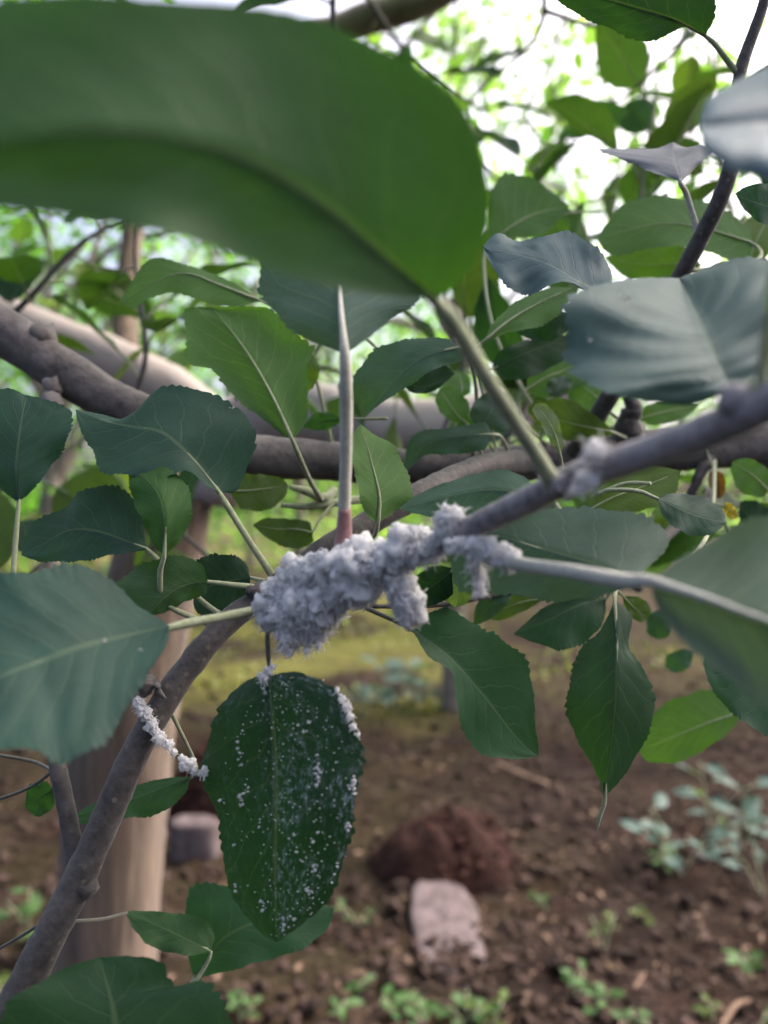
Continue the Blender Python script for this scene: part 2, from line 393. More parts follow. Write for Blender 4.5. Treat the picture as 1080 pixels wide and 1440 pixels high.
def leaf(parent, mid, L, Rr, side='up', col=MIDG, dl=0.0, dr=0.0, bow=0.0, wave=0.0012, pet=None, pr=0.0011, petmat=None, na=110, nc=7, mat=None, label=None, key=None, teeth=25, jag=0.062, quilt=0.00012, name="leaf"):
    """A leaf blade lofted between its midrib and its two margins, each a curve in space (bearing, bearing, metres).
    dl/dr: how much farther (+) or nearer (-) the two margins lie than the midrib. pet: petiole from the blade base to its branch."""
    mid = [tuple(m) for m in mid]
    M = catmull(mid, na); b2, t2 = mid[0], mid[-1]
    def edge(E, dd):
        E2 = catmull([b2[:2]] + [e[:2] for e in E] + [t2[:2]], na)
        return np.column_stack([E2, M[:, 2] + dd * np.sin(np.pi * np.linspace(0, 1, na)) ** 0.6])
    EL, ER = edge(L, dl), edge(Rr, dr)
    u = np.linspace(0, 1, na); ph = rng.random() * 6.28; ph2 = rng.random() * 6.28; seed = rng.random() * 50
    rows = []; uv = []
    for E, sg, p_ in ((EL, -1, ph), (ER, 1, ph2)):
        for c in range(nc, 0, -1) if sg < 0 else range(0, nc + 1):
            s = c / nc
            q = M + (E - M) * s
            if c == nc:
                w_ = np.linalg.norm((E - M)[:, :2], axis=1)
                tt_ = u * teeth + 0.8 * np.sin(u * 9 + p_); saw = (tt_ % 1.0) ** 0.6 * (0.6 + 0.4 * np.sin(u * 31 + p_)) * 0.75 + 0.5 * np.sin(u * 13 + 2 * p_) * 0.35
                q = M + (E - M) * (1 + (saw - 0.3)[:, None] * jag * 2.2 * np.array([1, 1, 0]) * np.sin(np.pi * u)[:, None] ** 0.3)
                q[:, :2] += (rng.random((na, 2)) - .5) * 1.2
            q = q.copy()
            q[:, 2] += bow * 4 * s * (1 - s) * np.sin(np.pi * u) ** 0.5
            q[:, 2] += wave * s ** 2 * np.sin(u * 17 + p_) * np.sin(np.pi * u) + 0.6 * wave * s * np.array([noise.noise(Vector((seed + k * 5, sg * s * 2.5, 1))) for k in u])
            # quilting between the side veins
            q[:, 2] += quilt * np.sin(2 * np.pi * (u * 8 - 2.1 * s ** 0.85)) * s * (1 - s) * 3 * np.sin(np.pi * u)
            rows.append(q); uv.append(np.column_stack([u, np.full(na, 0.5 + 0.5 * sg * s)]))
    G = np.stack(rows)                                                       # (2nc+1, na, 3) bearings and depth
    W = np.stack([(G[..., 0] - 540) / FPX * G[..., 2], G[..., 2], CAM_H - (G[..., 1] - 720) / FPX * G[..., 2]], -1)
    nr = W.shape[0]
    # upper face towards the viewer for side 'up', lower face for 'under'
    a = W[nr // 2 + 2, na // 2] - W[nr // 2 - 2, na // 2]; b = W[nr // 2, na // 2 + 4] - W[nr // 2, na // 2 - 4]
    nrm = np.cross(a, b); faces = []
    to_cam = np.array([0, 0, CAM_H]) - W[nr // 2, na // 2]
    flip = (nrm.dot(to_cam) < 0) ^ (side == 'under')
    for i in range(nr - 1):
        for j in range(na - 1):
            q = (i * na + j, (i + 1) * na + j, (i + 1) * na + j + 1, i * na + j + 1)
            faces.append(q[::-1] if flip else q)
    base = W[nr // 2, 0]
    mb = MB(); mb.add(W.reshape(-1, 3), faces, 0, np.vstack(uv))
    o = mb.obj(name, mat or M_LEAF, base, parent); o.color = (*col, 1)
    if label: o["label"] = label
    LEAFGRID[key] = (W, o, flip)
    # petiole runs on as the raised midrib along the lower face
    nv = nrm / (np.linalg.norm(nrm) + 1e-12)
    if flip: nv = -nv                                                       # upper-face normal
    # midrib sits against the lower face
    ml = [W[nr // 2, int(k)] - nv * pr * (0.80 - 0.68 * (k / (na * .86)) ** 0.7) for k in np.linspace(0, na * 0.86, 9)]
    rl = [pr * (0.75 - 0.68 * (k / 8) ** 0.7) for k in range(9)]
    if pet is None:
        back = base - W[nr // 2, na // 8]; back /= np.linalg.norm(back)
        pp = [base + back * 0.024 + np.array([0, 0.006, 0]), base + back * 0.012 + np.array([0, 0.002, 0])]
    else: pp = [P(*q) for q in pet][::-1]
    if pr > 0:
        mb = MB(); mb.tube(pp + ml, [pr * 1.25] + [pr] * (len(pp) - 1) + rl, 8, 14 + 5 * len(pp), 0.05, 900)
        mb.obj("petiole", petmat or M_PET, pp[0], o)
    return o

def branch_stem(parent, pts, rad, mat, seg=16, bump=0.10, freq=120.0, name="stem", knots=()):
    mb = MB(); pp = [P(*p) for p in pts]; mb.tube(pp, rad, seg, len(pts) * 10, bump, freq)
    for (x, y, d, r) in knots:
        lump(mb, P(x, y, d), r, 0.9, 0.5, 1, x)
    return mb.obj(name, mat, pp[0], parent)

# ------------------------------------------------------------------ apple tree trunk behind the twigs
tr = thing("apple_tree", (-0.42, 1.12, 0.0), "apple tree trunk with streaked tan bark and a pale pinkish limb behind the leaves", "tree")
mb = MB()
mb.tube([(-0.445, 1.14, -0.08), (-0.425, 1.13, 0.25), (-0.395, 1.12, 0.55), (-0.37, 1.11, 0.80), (-0.33, 1.10, 1.0), (-0.285, 1.08, 1.13)],
        [0.105, 0.078, 0.072, 0.070, 0.062, 0.048], 28, 70, 0.07, 14.0); mb.obj("trunk", M_TRUNK, (-0.42, 1.12, 0), tr)
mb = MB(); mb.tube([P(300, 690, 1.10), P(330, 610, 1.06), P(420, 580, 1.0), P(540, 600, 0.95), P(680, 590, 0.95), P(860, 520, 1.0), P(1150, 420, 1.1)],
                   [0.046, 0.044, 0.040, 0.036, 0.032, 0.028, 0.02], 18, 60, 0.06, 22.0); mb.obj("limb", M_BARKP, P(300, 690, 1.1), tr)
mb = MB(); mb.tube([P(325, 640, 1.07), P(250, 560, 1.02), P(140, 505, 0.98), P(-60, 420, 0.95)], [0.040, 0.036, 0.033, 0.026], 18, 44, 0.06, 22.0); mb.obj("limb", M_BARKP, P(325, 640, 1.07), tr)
mb = MB(); mb.tube([P(270, 720, 1.10), P(190, 620, 1.2), P(175, 480, 1.3), P(185, 340, 1.4), P(205, 150, 1.5)], [0.034, 0.027, 0.022, 0.019, 0.014], 14, 44, 0.06, 22.0); mb.obj("limb", M_TRUNK, P(270, 720, 1.1), tr)

def added_shade_canopy():
    fb = MB(); vs_ = []; fs = []; nb = 0
    for i in range(3600):
        if i % 9 == 0: cx, cy = random.uniform(-1.7, 1.7), random.uniform(.42, 1.35); cz = 1.28 + .74 * cy + random.uniform(.0, .45)
        c = np.array([cx, cy, cz]) + rng.normal(size=3) * np.array([.10, .07, .05]); c[2] = max(c[2], 1.24 + .70 * c[1])
        d = rng.normal(size=3) + np.array([0, 0, -.2]); d /= np.linalg.norm(d); s_ = np.cross(d, rng.normal(size=3) * .5 + np.array([0, 0, 1.0])); s_ /= np.linalg.norm(s_); nn = np.cross(s_, d)
        L = random.uniform(.06, .10); wv = L * .32
        vs_ += [c, c + d * L * .35 + s_ * wv + nn * wv * .3, c + d * L * .75 + s_ * wv * .75 + nn * wv * .2, c + d * L - nn * L * .1, c + d * L * .75 - s_ * wv * .75 + nn * wv * .2, c + d * L * .35 - s_ * wv + nn * wv * .3]
        fs += [(nb, nb + 1, nb + 2, nb + 3), (nb, nb + 3, nb + 4, nb + 5)]; nb += 6
    fb.add(np.array(vs_), fs); o = fb.obj("crown", M_CROWN, (0, 1, 2), tr); o["kind"] = "stuff"  # unseen overhead foliage, added and shaped to shade mid leaves and ground
added_shade_canopy()

# ------------------------------------------------------------------ woolly foreground twig
A = thing("apple_twig", P(1130, 545, .115), "grey apple twig crusted with white woolly wax, carrying the huge blurred green leaf", "twig")
branch_stem(A, [(1700, 200, .085), (1400, 400, .098), (1180, 520, .110), (1080, 568, .121), (1000, 603, .131), (900, 640, .146), (800, 676, .163), (700, 724, .183), (640, 754, .196), (580, 779, .206), (500, 802, .216), (430, 832, .226), (372, 856, .234)],
            [.0033, .0032, .0031, .0031, .0031, .0031, .0032, .0031, .003, .003, .0029, .0028, .0024], M_BARK, 20, 0.08, 260.0, knots=[(792, 682, .162, .0036), (640, 756, .196, .0036), (1040, 560, .124, .0034)])
leaf(A, [(616, 420, .136), (545, 362, .126), (445, 278, .117), (330, 215, .110), (200, 186, .104), (50, 190, .100), (-130, 240, .099)],
     [(648, 398), (680, 340), (689, 285), (678, 215), (648, 150), (600, 102), (530, 62), (440, 26), (340, 8), (220, 0), (100, -8), (-30, 10), (-110, 110)],
     [(585, 420), (500, 411), (400, 386), (325, 358), (250, 334), (150, 313), (70, 301), (-10, 292), (-90, 275)],
     'up', (0.034, 0.084, 0.030), mat=M_SOFT, dl=.003, dr=.001, bow=.001, pet=[(636, 452, .139), (690, 540, .147), (745, 625, .157), (780, 684, .163)], pr=.0016, teeth=40, nc=10, jag=.012, label="huge out of focus green leaf")
leaf(A, [(485, 498, .196), (481, 455, .198), (478, 415, .203), (474, 360, .212), (468, 320, .222)],
     [(455, 487), (425, 474), (395, 452), (372, 425), (362, 398), (380, 350), (420, 325)],
     [(505, 484), (530, 466), (560, 444), (590, 422), (600, 385), (570, 345), (520, 322)],
     'under', (0.040, 0.080, 0.088), dl=.010, dr=.012, pet=[(486, 530, .197), (487, 600, .203), (485, 690, .210), (482, 770, .216)], pr=.00165, petmat=M_PETPINK, label="blue green leaf on a thick fuzzy upright stalk")
mbp = MB(); mbp.tube([P(481, 778, .217), P(484, 745, .214), P(485, 715, .2113)], [.0028, .0022, .0017], 12, 14, .05, 800)
mbp.obj("bud_scale", M_PETRED, P(482, 775, .217), A)
leaf(A, [(378, 950, .222), (382, 1010, .220), (386, 1080, .219), (386, 1150, .219), (386, 1230, .222), (389, 1325, .230)],
     [(346, 957), (318, 980), (298, 1020), (286, 1072), (290, 1112), (306, 1152), (311, 1192), (316, 1232), (336, 1272), (366, 1312)],
     [(418, 944), (455, 958), (482, 985), (501, 1030), (508, 1082), (501, 1140), (492, 1190), (474, 1242), (448, 1280), (414, 1308)],
     'up', (0.013, 0.042, 0.020), dl=.018, dr=-.006, bow=-.003, pet=[(377, 915, .223), (376, 880, .226), (374, 855, .232)], pr=.0008, petmat=M_DARKPET, mat=M_DUST, key='wax', nc=10, label="dark hanging leaf speckled with white wax")
leaf(A, [(238, 880, .205), (180, 893, .196), (110, 910, .185), (50, 932, .178), (0, 952, .172), (-60, 990, .168)],
     [(222, 868), (192, 850), (166, 825), (132, 801), (100, 794), (50, 800), (0, 806), (-45, 850)],
     [(232, 912), (196, 968), (164, 1018), (138, 1048), (112, 1068), (86, 1076), (55, 1060), (0, 1052), (-45, 1040)],
     'up', (0.026, 0.070, 0.056), dl=.012, dr=-.016, pet=[(262, 877, .209), (310, 868, .218), (368, 857, .233)], pr=.0013, petmat=M_PET, nc=9, quilt=.0003, key='left')
leaf(A, [(915, 822, .152), (985, 842, .143), (1060, 868, .134), (1130, 890, .128), (1220, 900, .125)],
     [(935, 802), (972, 776), (1020, 746), (1080, 722), (1150, 730), (1200, 790)],
     [(922, 850), (948, 890), (992, 928), (1040, 968), (1085, 1000), (1150, 1010), (1205, 960)],
     'under', GREY, dl=.018, dr=-.004, bow=.002, pet=[(880, 817, .158), (800, 803, .170), (720, 790, .182), (668, 762, .192)], pr=.0017, petmat=M_PETPINK, nc=9)
leaf(A, [(1030, 548, .172), (1008, 505, .176), (990, 462, .183), (974, 428, .193), (955, 391, .210)],
     [(960, 571), (885, 557), (832, 546), (800, 516), (788, 480), (791, 440), (814, 412), (860, 396), (910, 391)],
     [(1080, 545), (1130, 500), (1150, 440), (1130, 385), (1070, 362), (1010, 371)],
     'up', (0.048, 0.090, 0.092), mat=M_DOWNY_SKYSHEEN, dl=-.006, dr=.006, bow=-.003, wave=.003, quilt=.0006, key='blue', pet=[(1036, 552, .160), (1042, 565, .128)], pr=.0011, nc=10, label="pale blue green leaf arching over the twig")
leaf(A, [(1068, 535, .122), (1074, 480, .118), (1085, 420, .112), (1110, 330, .108)], [(1080, 400), (1085, 360)], [(1120, 480), (1150, 420), (1145, 360)], 'under', GREY, pet=[(1060, 548, .123), (1048, 568, .125)], pr=.0017, nc=5, jag=0)
leaf(A, [(752, 698, .225), (700, 688, .232), (640, 695, .240), (560, 716, .250)],
     [(740, 672), (705, 661), (660, 668), (610, 685), (580, 700)], [(735, 725), (690, 732), (630, 730), (590, 724)], 'up', (0.045, 0.095, 0.070), dl=.012, dr=-.006, pet=[(765, 695, .21), (780, 690, .17)], pr=.0009)

# ------------------------------------------------------------------ slanting dark twig
B = thing("apple_twig", P(20, 1425, .235), "slim dark twig slanting up from the bottom leaf to the white wool", "twig")
branch_stem(B, [(-10, 1480, .232), (60, 1335, .238), (120, 1218, .243), (195, 1050, .250), (260, 945, .256), (320, 875, .261), (372, 838, .266), (440, 785, .275), (520, 735, .288), (600, 690, .305), (680, 655, .34), (740, 648, .39)],
            [.0056, .0053, .0050, .0046, .0044, .0042, .0041, .0046, .0048, .005, .005, .006], M_BARKD, 20, 0.09, 190.0, knots=[(205, 965, .250, .0042), (120, 1240, .242, .0058), (365, 835, .264, .005)])
branch_stem(B, [(112, 1255, .244), (104, 1195, .246), (92, 1130, .248), (80, 1075, .250), (70, 1020, .256)], [.0036, .0030, .0028, .0026, .002], M_BARKD, 14, .08, 220.0, name="side_shoot")
mb = MB()
for k in range(7):
    a0 = P(205 + random.uniform(-10, 18), 966 + random.uniform(-8, 8), .249); mb.tube([a0, a0 + np.array([random.uniform(-.006, .004), random.uniform(-.004, .002), random.uniform(-.002, .006)])], [.0013, .0005], 6, 5, .2, 900)
mb.obj("bud_cluster", M_BARKD, P(205, 966, .249), B)
leaf(B, [(308, 692, .262), (280, 655, .262), (247, 621, .262), (222, 605, .264), (190, 600, .268), (150, 592, .274), (106, 576, .280)],
     [(332, 690), (352, 650), (361, 612), (348, 582), (325, 572), (300, 556), (275, 547), (236, 542), (214, 552), (196, 578), (176, 590), (140, 582)],
     [(288, 682), (262, 662), (226, 674), (186, 668), (142, 662), (128, 632), (112, 602)],
     'up', TEAL, dl=.010, dr=-.008, pet=[(320, 712, .262), (350, 760, .264), (382, 808, .266)], pr=.0012, nc=9, key='lobed')
leaf(B, [(292, 818, .258), (262, 822, .255), (235, 838, .252), (205, 868, .250)], [(285, 795), (262, 783), (232, 784), (195, 795), (168, 815), (160, 842), (178, 862)], [(288, 835), (262, 846), (235, 860)],
     'up', (0.045, 0.095, 0.045), dl=-.002, dr=.004, pet=[(325, 822, .260), (362, 826, .264)], pr=.0009)
leaf(B, [(352, 812, .275), (330, 815, .277), (300, 822, .28), (272, 835, .285)], [(345, 790), (320, 780), (290, 780), (274, 795)], [(350, 835), (325, 855), (295, 866), (275, 860)], 'up', DEEP, dl=.006, dr=-.004, pet=[(372, 818, .268)], pr=.0008)
leaf(B, [(230, 782, .246), (232, 735, .246), (222, 692, .250), (190, 658, .258)], [(214, 762), (195, 722), (180, 675)], [(256, 757), (271, 722), (263, 685), (240, 660), (212, 654)], 'up', (0.035, 0.100, 0.022), dl=.004, dr=.006, pet=[(225, 810, .25), (235, 850, .255), (300, 880, .262)], pr=.0009)
leaf(B, [(206, 772, .262), (170, 758, .262), (130, 746, .264), (95, 746, .267), (60, 765, .270), (30, 781, .274)], [(203, 740), (186, 697), (152, 681), (116, 690), (90, 715), (52, 730), (37, 752)], [(190, 776), (150, 782), (108, 790), (60, 790)], 'up', TEAL, dl=.010, dr=-.004, pet=[(225, 790, .262), (290, 850, .263), (325, 872, .263)], pr=.0009)
leaf(B, [(25, 706, .252), (23, 655, .252), (30, 595, .256), (38, 556, .262)], [(2, 688), (-30, 650), (-42, 600), (-20, 560), (10, 546)], [(46, 690), (74, 652), (95, 622), (103, 582), (88, 571), (62, 561)], 'up', TEAL, dl=.004, dr=.004, pet=[(22, 760, .252), (20, 830, .251), (40, 960, .25), (72, 1045, .252)], pr=.0009)
leaf(B, [(268, 1092, .292), (215, 1112, .292), (160, 1132, .292), (96, 1150, .294)], [(235, 1094), (180, 1108), (135, 1128)], [(258, 1118), (222, 1146), (178, 1150), (125, 1160)], 'up', MIDG, dl=.004, dr=-.004, pet=[(275, 1075, .285), (240, 1000, .262), (235, 975, .256)], pr=.0007)
leaf(B, [(75, 1110, .275), (60, 1120, .278), (35, 1135, .282)], [(62, 1098), (40, 1105)], [(75, 1135), (52, 1148)], 'up', MIDG, pet=[(80, 1095, .262), (82, 1085, .252)], pr=.0007, na=60)
leaf(B, [(297, 1338, .30), (262, 1320, .30), (220, 1300, .302), (175, 1281, .306)], [(301, 1314), (285, 1292), (250, 1284), (205, 1281)], [(262, 1344), (216, 1332), (190, 1310)], 'up', MIDG, dl=.006, dr=-.006, pet=[(285, 1365, .30), (262, 1400, .298), (220, 1480, .29)], pr=.0008)
leaf(B, [(272, 1376, .315), (318, 1318, .315), (380, 1292, .318), (470, 1276, .325)], [(262, 1330), (262, 1262), (285, 1243), (320, 1246), (360, 1262), (420, 1262)], [(310, 1368), (372, 1352), (432, 1330), (462, 1304)], 'up', (0.030, 0.085, 0.040), dl=.006, dr=-.006, pet=[(262, 1400, .313), (225, 1480, .30)], pr=.0008)
leaf(B, [(170, 1560, .205), (165, 1490, .205), (160, 1420, .208), (140, 1346, .214)], [(60, 1540), (-10, 1490), (0, 1425), (45, 1388), (100, 1358)], [(300, 1540), (345, 1480), (318, 1412), (290, 1378), (245, 1386), (222, 1352), (180, 1344)], 'up', (0.026, 0.070, 0.030), dl=-.006, dr=.004, pet=[(150, 1600, .21), (60, 1600, .225)], pr=.0011)
for pts in ([(0, 1062, .27), (50, 1072, .268), (82, 1090, .253)], [(-20, 1130, .26), (40, 1108, .258), (80, 1080, .252)], [(-30, 1350, .28), (40, 1310, .27), (110, 1262, .25)], [(88, 1296, .246), (140, 1293, .275), (178, 1284, .305)]):
    branch_stem(B, pts, [.0006] * 3, M_DARKPET, 7, .05, 600, name="petiole")

# ------------------------------------------------------------------ thick grey branch running behind
C = thing("apple_branch", P(-80, 425, .36), "thick grey apple branch running across behind the leaves", "branch")
branch_stem(C, [(-80, 420, .37), (0, 465, .37), (70, 510, .37), (150, 560, .372), (215, 592, .375), (290, 622, .38), (370, 642, .385), (480, 650, .39), (600, 658, .395), (720, 652, .40), (850, 640, .405), (960, 632, .41), (1060, 625, .415), (1160, 640, .42), (1400, 640, .46), (1750, 560, .52)],
            [.0118, .0115, .0112, .0108, .0105, .0105, .0105, .0100, .0090, .0095, .0105, .0115, .0130, .0135, .0142, .015], M_BARKT, 24, .10, 55.0, knots=[(60, 470, .366, .0065), (75, 545, .362, .006), (885, 612, .40, .008)])
branch_stem(C, [(885, 620, .40), (884, 592, .395), (890, 572, .392), (880, 556, .390)], [.0085, .0062, .0042, .0022], M_BARKD, 12, .3, 160.0, name="spur")
branch_stem(C, [(72, 560, .36), (76, 575, .352), (70, 600, .35)], [.0045, .004, .0032], M_BARKT, 10, .2, 200.0, name="spur")
branch_stem(C, [(1000, 640, .405), (985, 665, .40), (970, 700, .398)], [.004, .003, .0022], M_BARKD, 10, .2, 200.0, name="spur")
branch_stem(C, [(470, 690, .36), (455, 700, .35), (430, 690, .345), (408, 685, .342)], [.0022, .0022, .002, .0012], M_PET, 9, .1, 200.0, name="spur")
branch_stem(C, [(520, 700, .372), (480, 706, .355), (430, 712, .348), (395, 710, .346)], [.0022, .002, .0016, .001], M_PET, 9, .1, 200.0, name="spur")
leaf(C, [(411, 617, .300), (386, 562, .304), (352, 502, .312), (318, 456, .320), (296, 432, .327)],
     [(398, 612), (365, 586), (338, 566), (316, 546), (298, 520), (268, 512), (262, 478), (258, 440), (270, 432)],
     [(419, 610), (432, 586), (432, 550), (436, 512), (441, 490), (418, 470), (392, 446), (374, 431), (330, 431)],
     'under', FRESH, dl=.006, dr=.002, bow=.004, pet=[(420, 640, .305), (437, 678, .325), (452, 702, .348)], pr=.0011, nc=9, label="bright green veined leaf lit from behind")
leaf(C, [(645, 488, .30), (600, 500, .302), (555, 535, .306), (512, 588, .315)], [(632, 477), (585, 475), (535, 488), (502, 520), (495, 548)], [(648, 508), (612, 518), (580, 540), (535, 568)], 'up', (0.048, 0.095, 0.070), dl=.010, dr=-.004, pet=[(660, 495, .31), (670, 560, .36), (665, 640, .39)], pr=.0009)
leaf(C, [(530, 736, .262), (533, 700, .262), (522, 650, .266), (508, 597, .272)], [(512, 718), (499, 668), (491, 622), (499, 606)], [(560, 716), (580, 698), (572, 660), (553, 626), (528, 612)], 'under', FRESH, dl=-.006, dr=.012, pet=[(525, 755, .27), (505, 765, .28)], pr=.0009)
leaf(C, [(322, 690, .345), (350, 690, .345), (380, 686, .348), (406, 682, .352)], [(340, 668), (372, 668), (395, 672)], [(340, 715), (372, 718), (398, 702)], 'under', OLIVE, pet=[(305, 680, .35), (300, 650, .372)], pr=.0007, na=60)
leaf(C, [(440, 748, .342), (415, 744, .344), (390, 744, .346), (355, 738, .35)], [(432, 732), (405, 730), (375, 728)], [(438, 765), (415, 772), (380, 760)], 'under', OLIVE, pet=[(450, 730, .345), (470, 706, .352)], pr=.0007, na=60)
leaf(C, [(480, 590, .34), (455, 592, .345), (425, 600, .35)], [(470, 582), (445, 580)], [(470, 600), (445, 606)], 'up', MIDG, pr=.0006, na=50)
leaf(C, [(440, 495, .34), (428, 520, .34), (420, 555, .35)], [(450, 520), (440, 545)], [(425, 505), (418, 530)], 'under', OLIVE, pr=.0006, na=50)
leaf(C, [(365, 424, .345), (310, 402, .345), (250, 385, .348), (168, 424, .355)], [(330, 398), (270, 375), (215, 362), (188, 392)], [(330, 432), (290, 426), (250, 412), (210, 420), (188, 434)], 'under', FRESH, dl=.006, dr=-.004, pet=[(395, 440, .35), (440, 520, .37), (470, 640, .39)], pr=.0009)
leaf(C, [(860, 606, .372), (825, 600, .372), (790, 592, .375), (742, 580, .38)], [(845, 590), (800, 562), (762, 562), (745, 570)], [(850, 614), (810, 620), (785, 616), (760, 600)], 'under', (0.05, 0.085, 0.02), dl=-.004, dr=.008, pet=[(872, 612, .385), (884, 618, .395)], pr=.0008)
leaf(C, [(788, 642, .30), (782, 615, .30), (770, 590, .302), (752, 568, .306)], [(792, 620), (785, 590), (768, 568)], [(776, 625), (762, 600), (750, 580)], 'under', (0.13, 0.17, 0.10), pet=[(792, 660, .32), (800, 672, .38)], pr=.0007, na=60)
leaf(C, [(820, 722, .30), (860, 700, .30), (905, 684, .302), (958, 662, .306)], [(835, 692), (870, 668), (915, 655)], [(850, 724), (900, 718), (945, 702)], 'under', OLIVE, pet=[(805, 728, .30), (790, 720, .33), (760, 670, .39)], pr=.0008)
leaf(C, [(925, 700, .285), (950, 712, .285), (980, 725, .288), (1022, 735, .292)], [(945, 694), (985, 698), (1015, 715)], [(935, 730), (965, 750), (1000, 752)], 'up', TEAL, dl=.006, dr=-.003, pet=[(895, 690, .288), (850, 690, .30), (842, 696, .36)], pr=.0008)
for pts in ([(842, 694, .30), (880, 680, .296), (915, 680, .29)],):
    branch_stem(C, pts, [.0008] * 3, M_PET, 7, .05, 600, name="petiole")
leaf(C, [(1080, 690, .36), (1060, 670, .36), (1030, 648, .365)], [(1085, 665), (1055, 645)], [(1070, 700), (1040, 690), (1028, 665)], 'under', FRESH, pr=.0008, na=60)
leaf(C, [(1090, 760, .37), (1060, 735, .37), (1040, 705, .375)], [(1090, 730), (1065, 705)], [(1070, 765), (1042, 740)], 'up', DEEP, pr=.0008, na=60)
leaf(C, [(1004, 660, .395), (1010, 680, .393), (1012, 702, .39)], [(996, 668), (1000, 690)], [(1018, 668), (1020, 690)], 'up', (0.17, 0.075, 0.04), dl=-.006, dr=-.006, pr=.0006, na=50, label="small dried brown leaf", jag=.08)
leaf(C, [(1018, 712, .34), (1028, 716, .34), (1038, 728, .342)], [(1022, 706), (1034, 714)], [(1018, 722), (1028, 730)], 'up', (0.40, 0.30, 0.03), pr=.0005, na=40, label="small yellow leaf")

leaf(C, [(895, 812, .205), (820, 788, .212), (750, 768, .222), (690, 752, .232), (632, 772, .245)],
     [(935, 775), (942, 750), (905, 726), (850, 716), (790, 712), (730, 722), (680, 735)],
     [(860, 835), (790, 845), (720, 838), (670, 835), (640, 820)],
     'up', (0.044, 0.084, 0.070), dl=.012, dr=-.003, pet=[(925, 818, .212), (965, 795, .25), (1000, 735, .33), (1005, 645, .405)], pr=.0009, nc=8)
# green leaves between the dark branch and the blue leaf
leaf(C, [(690, 520, .36), (730, 500, .36), (770, 485, .365), (812, 478, .37)], [(705, 492), (745, 478), (785, 470)], [(715, 535), (760, 525), (800, 500)], 'up', DEEP, pet=[(675, 530, .37), (690, 600, .39), (700, 645, .40)], pr=.0008, na=60)
leaf(C, [(740, 548, .40), (770, 530, .40), (800, 518, .405), (835, 500, .41)], [(745, 520), (775, 495), (815, 488)], [(765, 560), (800, 552), (830, 530)], 'under', FRESH, pet=[(730, 560, .40), (735, 610, .40), (740, 650, .40)], pr=.0008, na=60)
leaf(C, [(850, 572, .40), (835, 555, .40), (815, 540, .41), (795, 535, .42)], [(860, 550), (840, 530), (815, 525)], [(835, 580), (810, 572), (798, 555)], 'under', FRESH, pet=[(868, 588, .40)], pr=.0008, na=60)
leaf(C, [(895, 590, .41), (930, 580, .41), (985, 568, .42)], [(910, 570), (950, 560)], [(920, 598), (960, 590)], 'under', FRESH, pr=.0007, na=60)
leaf(C, [(780, 560, .38), (785, 545, .38), (795, 528, .385)], [(770, 552), (772, 535)], [(795, 555), (805, 538)], 'up', GREY, pr=.0006, na=40)
leaf(C, [(675, 602, .35), (690, 580, .35), (700, 545, .355)], [(660, 585), (672, 560)], [(715, 605), (720, 570)], 'up', (0.045, 0.08, 0.07), pr=.0008, na=60, pet=[(672, 625, .36), (680, 645, .395)])
leaf(C, [(690, 610, .335), (650, 612, .335), (600, 625, .34), (565, 668, .345)], [(680, 595), (630, 602), (580, 612)], [(680, 632), (630, 640), (600, 640), (575, 660)], 'up', (0.045, 0.09, 0.065), dl=.006, dr=-.003, pet=[(705, 615, .35), (720, 645, .395)], pr=.0008, na=70)
leaf(C, [(648, 560, .40), (650, 545, .40), (645, 520, .41)], [(625, 555), (622, 530)], [(662, 550), (658, 528)], 'under', FRESH, pr=.0007, na=50)
leaf(C, [(655, 595, .37), (640, 580, .37), (618, 545, .375)], [(660, 570), (640, 545)], [(630, 590), (612, 565)], 'under', FRESH, pr=.0007, na=50)
leaf(C, [(560, 520, .33), (590, 545, .33), (640, 525, .335)], [(590, 515), (620, 510)], [(575, 550), (610, 550)], 'up', DEEP, pr=.0007, na=50)

# leaves hanging under the branch
D = thing("apple_shoot", P(700, 760, .34), "slender shoot with drooping leaves hanging over the bare soil below the wool", "twig")
branch_stem(D, [(1010, 690, .41), (930, 760, .36), (870, 820, .325), (800, 826, .325), (700, 835, .32), (620, 850, .31), (520, 853, .300)], [.003, .0026, .0022, .0018, .0015, .0012, .0009], M_BARKD, 10, .1, 200.0)
leaf(D, [(580, 886, .285), (630, 922, .285), (682, 980, .288), (726, 1036, .292), (757, 1064, .297)], [(596, 866), (625, 856), (652, 868), (682, 886), (704, 894), (736, 922), (748, 960), (752, 1010), (757, 1046)],
     [(602, 922), (635, 946), (640, 980), (650, 1020), (670, 1056), (712, 1068)], 'up', (0.032, 0.085, 0.042), dl=.004, dr=-.006, pet=[(555, 873, .290), (515, 855, .300)], pr=.0008, petmat=M_DARKPET, nc=9)
leaf(D, [(865, 842, .295), (868, 900, .287), (866, 980, .283), (858, 1060, .285), (848, 1118, .290)], [(852, 872), (840, 892), (816, 912), (800, 955), (795, 992), (810, 1036), (830, 1072), (844, 1102)], [(888, 868), (884, 910), (906, 940), (922, 986), (910, 1032), (884, 1082), (858, 1114)],
     'up', (0.026, 0.064, 0.036), dl=.007, dr=.006, pet=[(866, 828, .31), (862, 822, .325)], pr=.001, nc=9, label="limp leaf curling to a thin tail")
branch_stem(D, [(852, 1100, .289), (850, 1128, .291), (843, 1150, .293), (840, 1168, .295)], [.0004, .0008, .0007, .0003], M_PET, 8, .1, 500.0, name="leaf_tail")
leaf(D, [(852, 842, .325), (815, 850, .32), (770, 872, .32), (722, 892, .325)], [(835, 826), (805, 834), (760, 858)], [(850, 870), (832, 896), (792, 915), (758, 906)], 'up', (0.024, 0.070, 0.034), dl=.010, dr=-.008, pet=[(858, 830, .325)], pr=.0008)
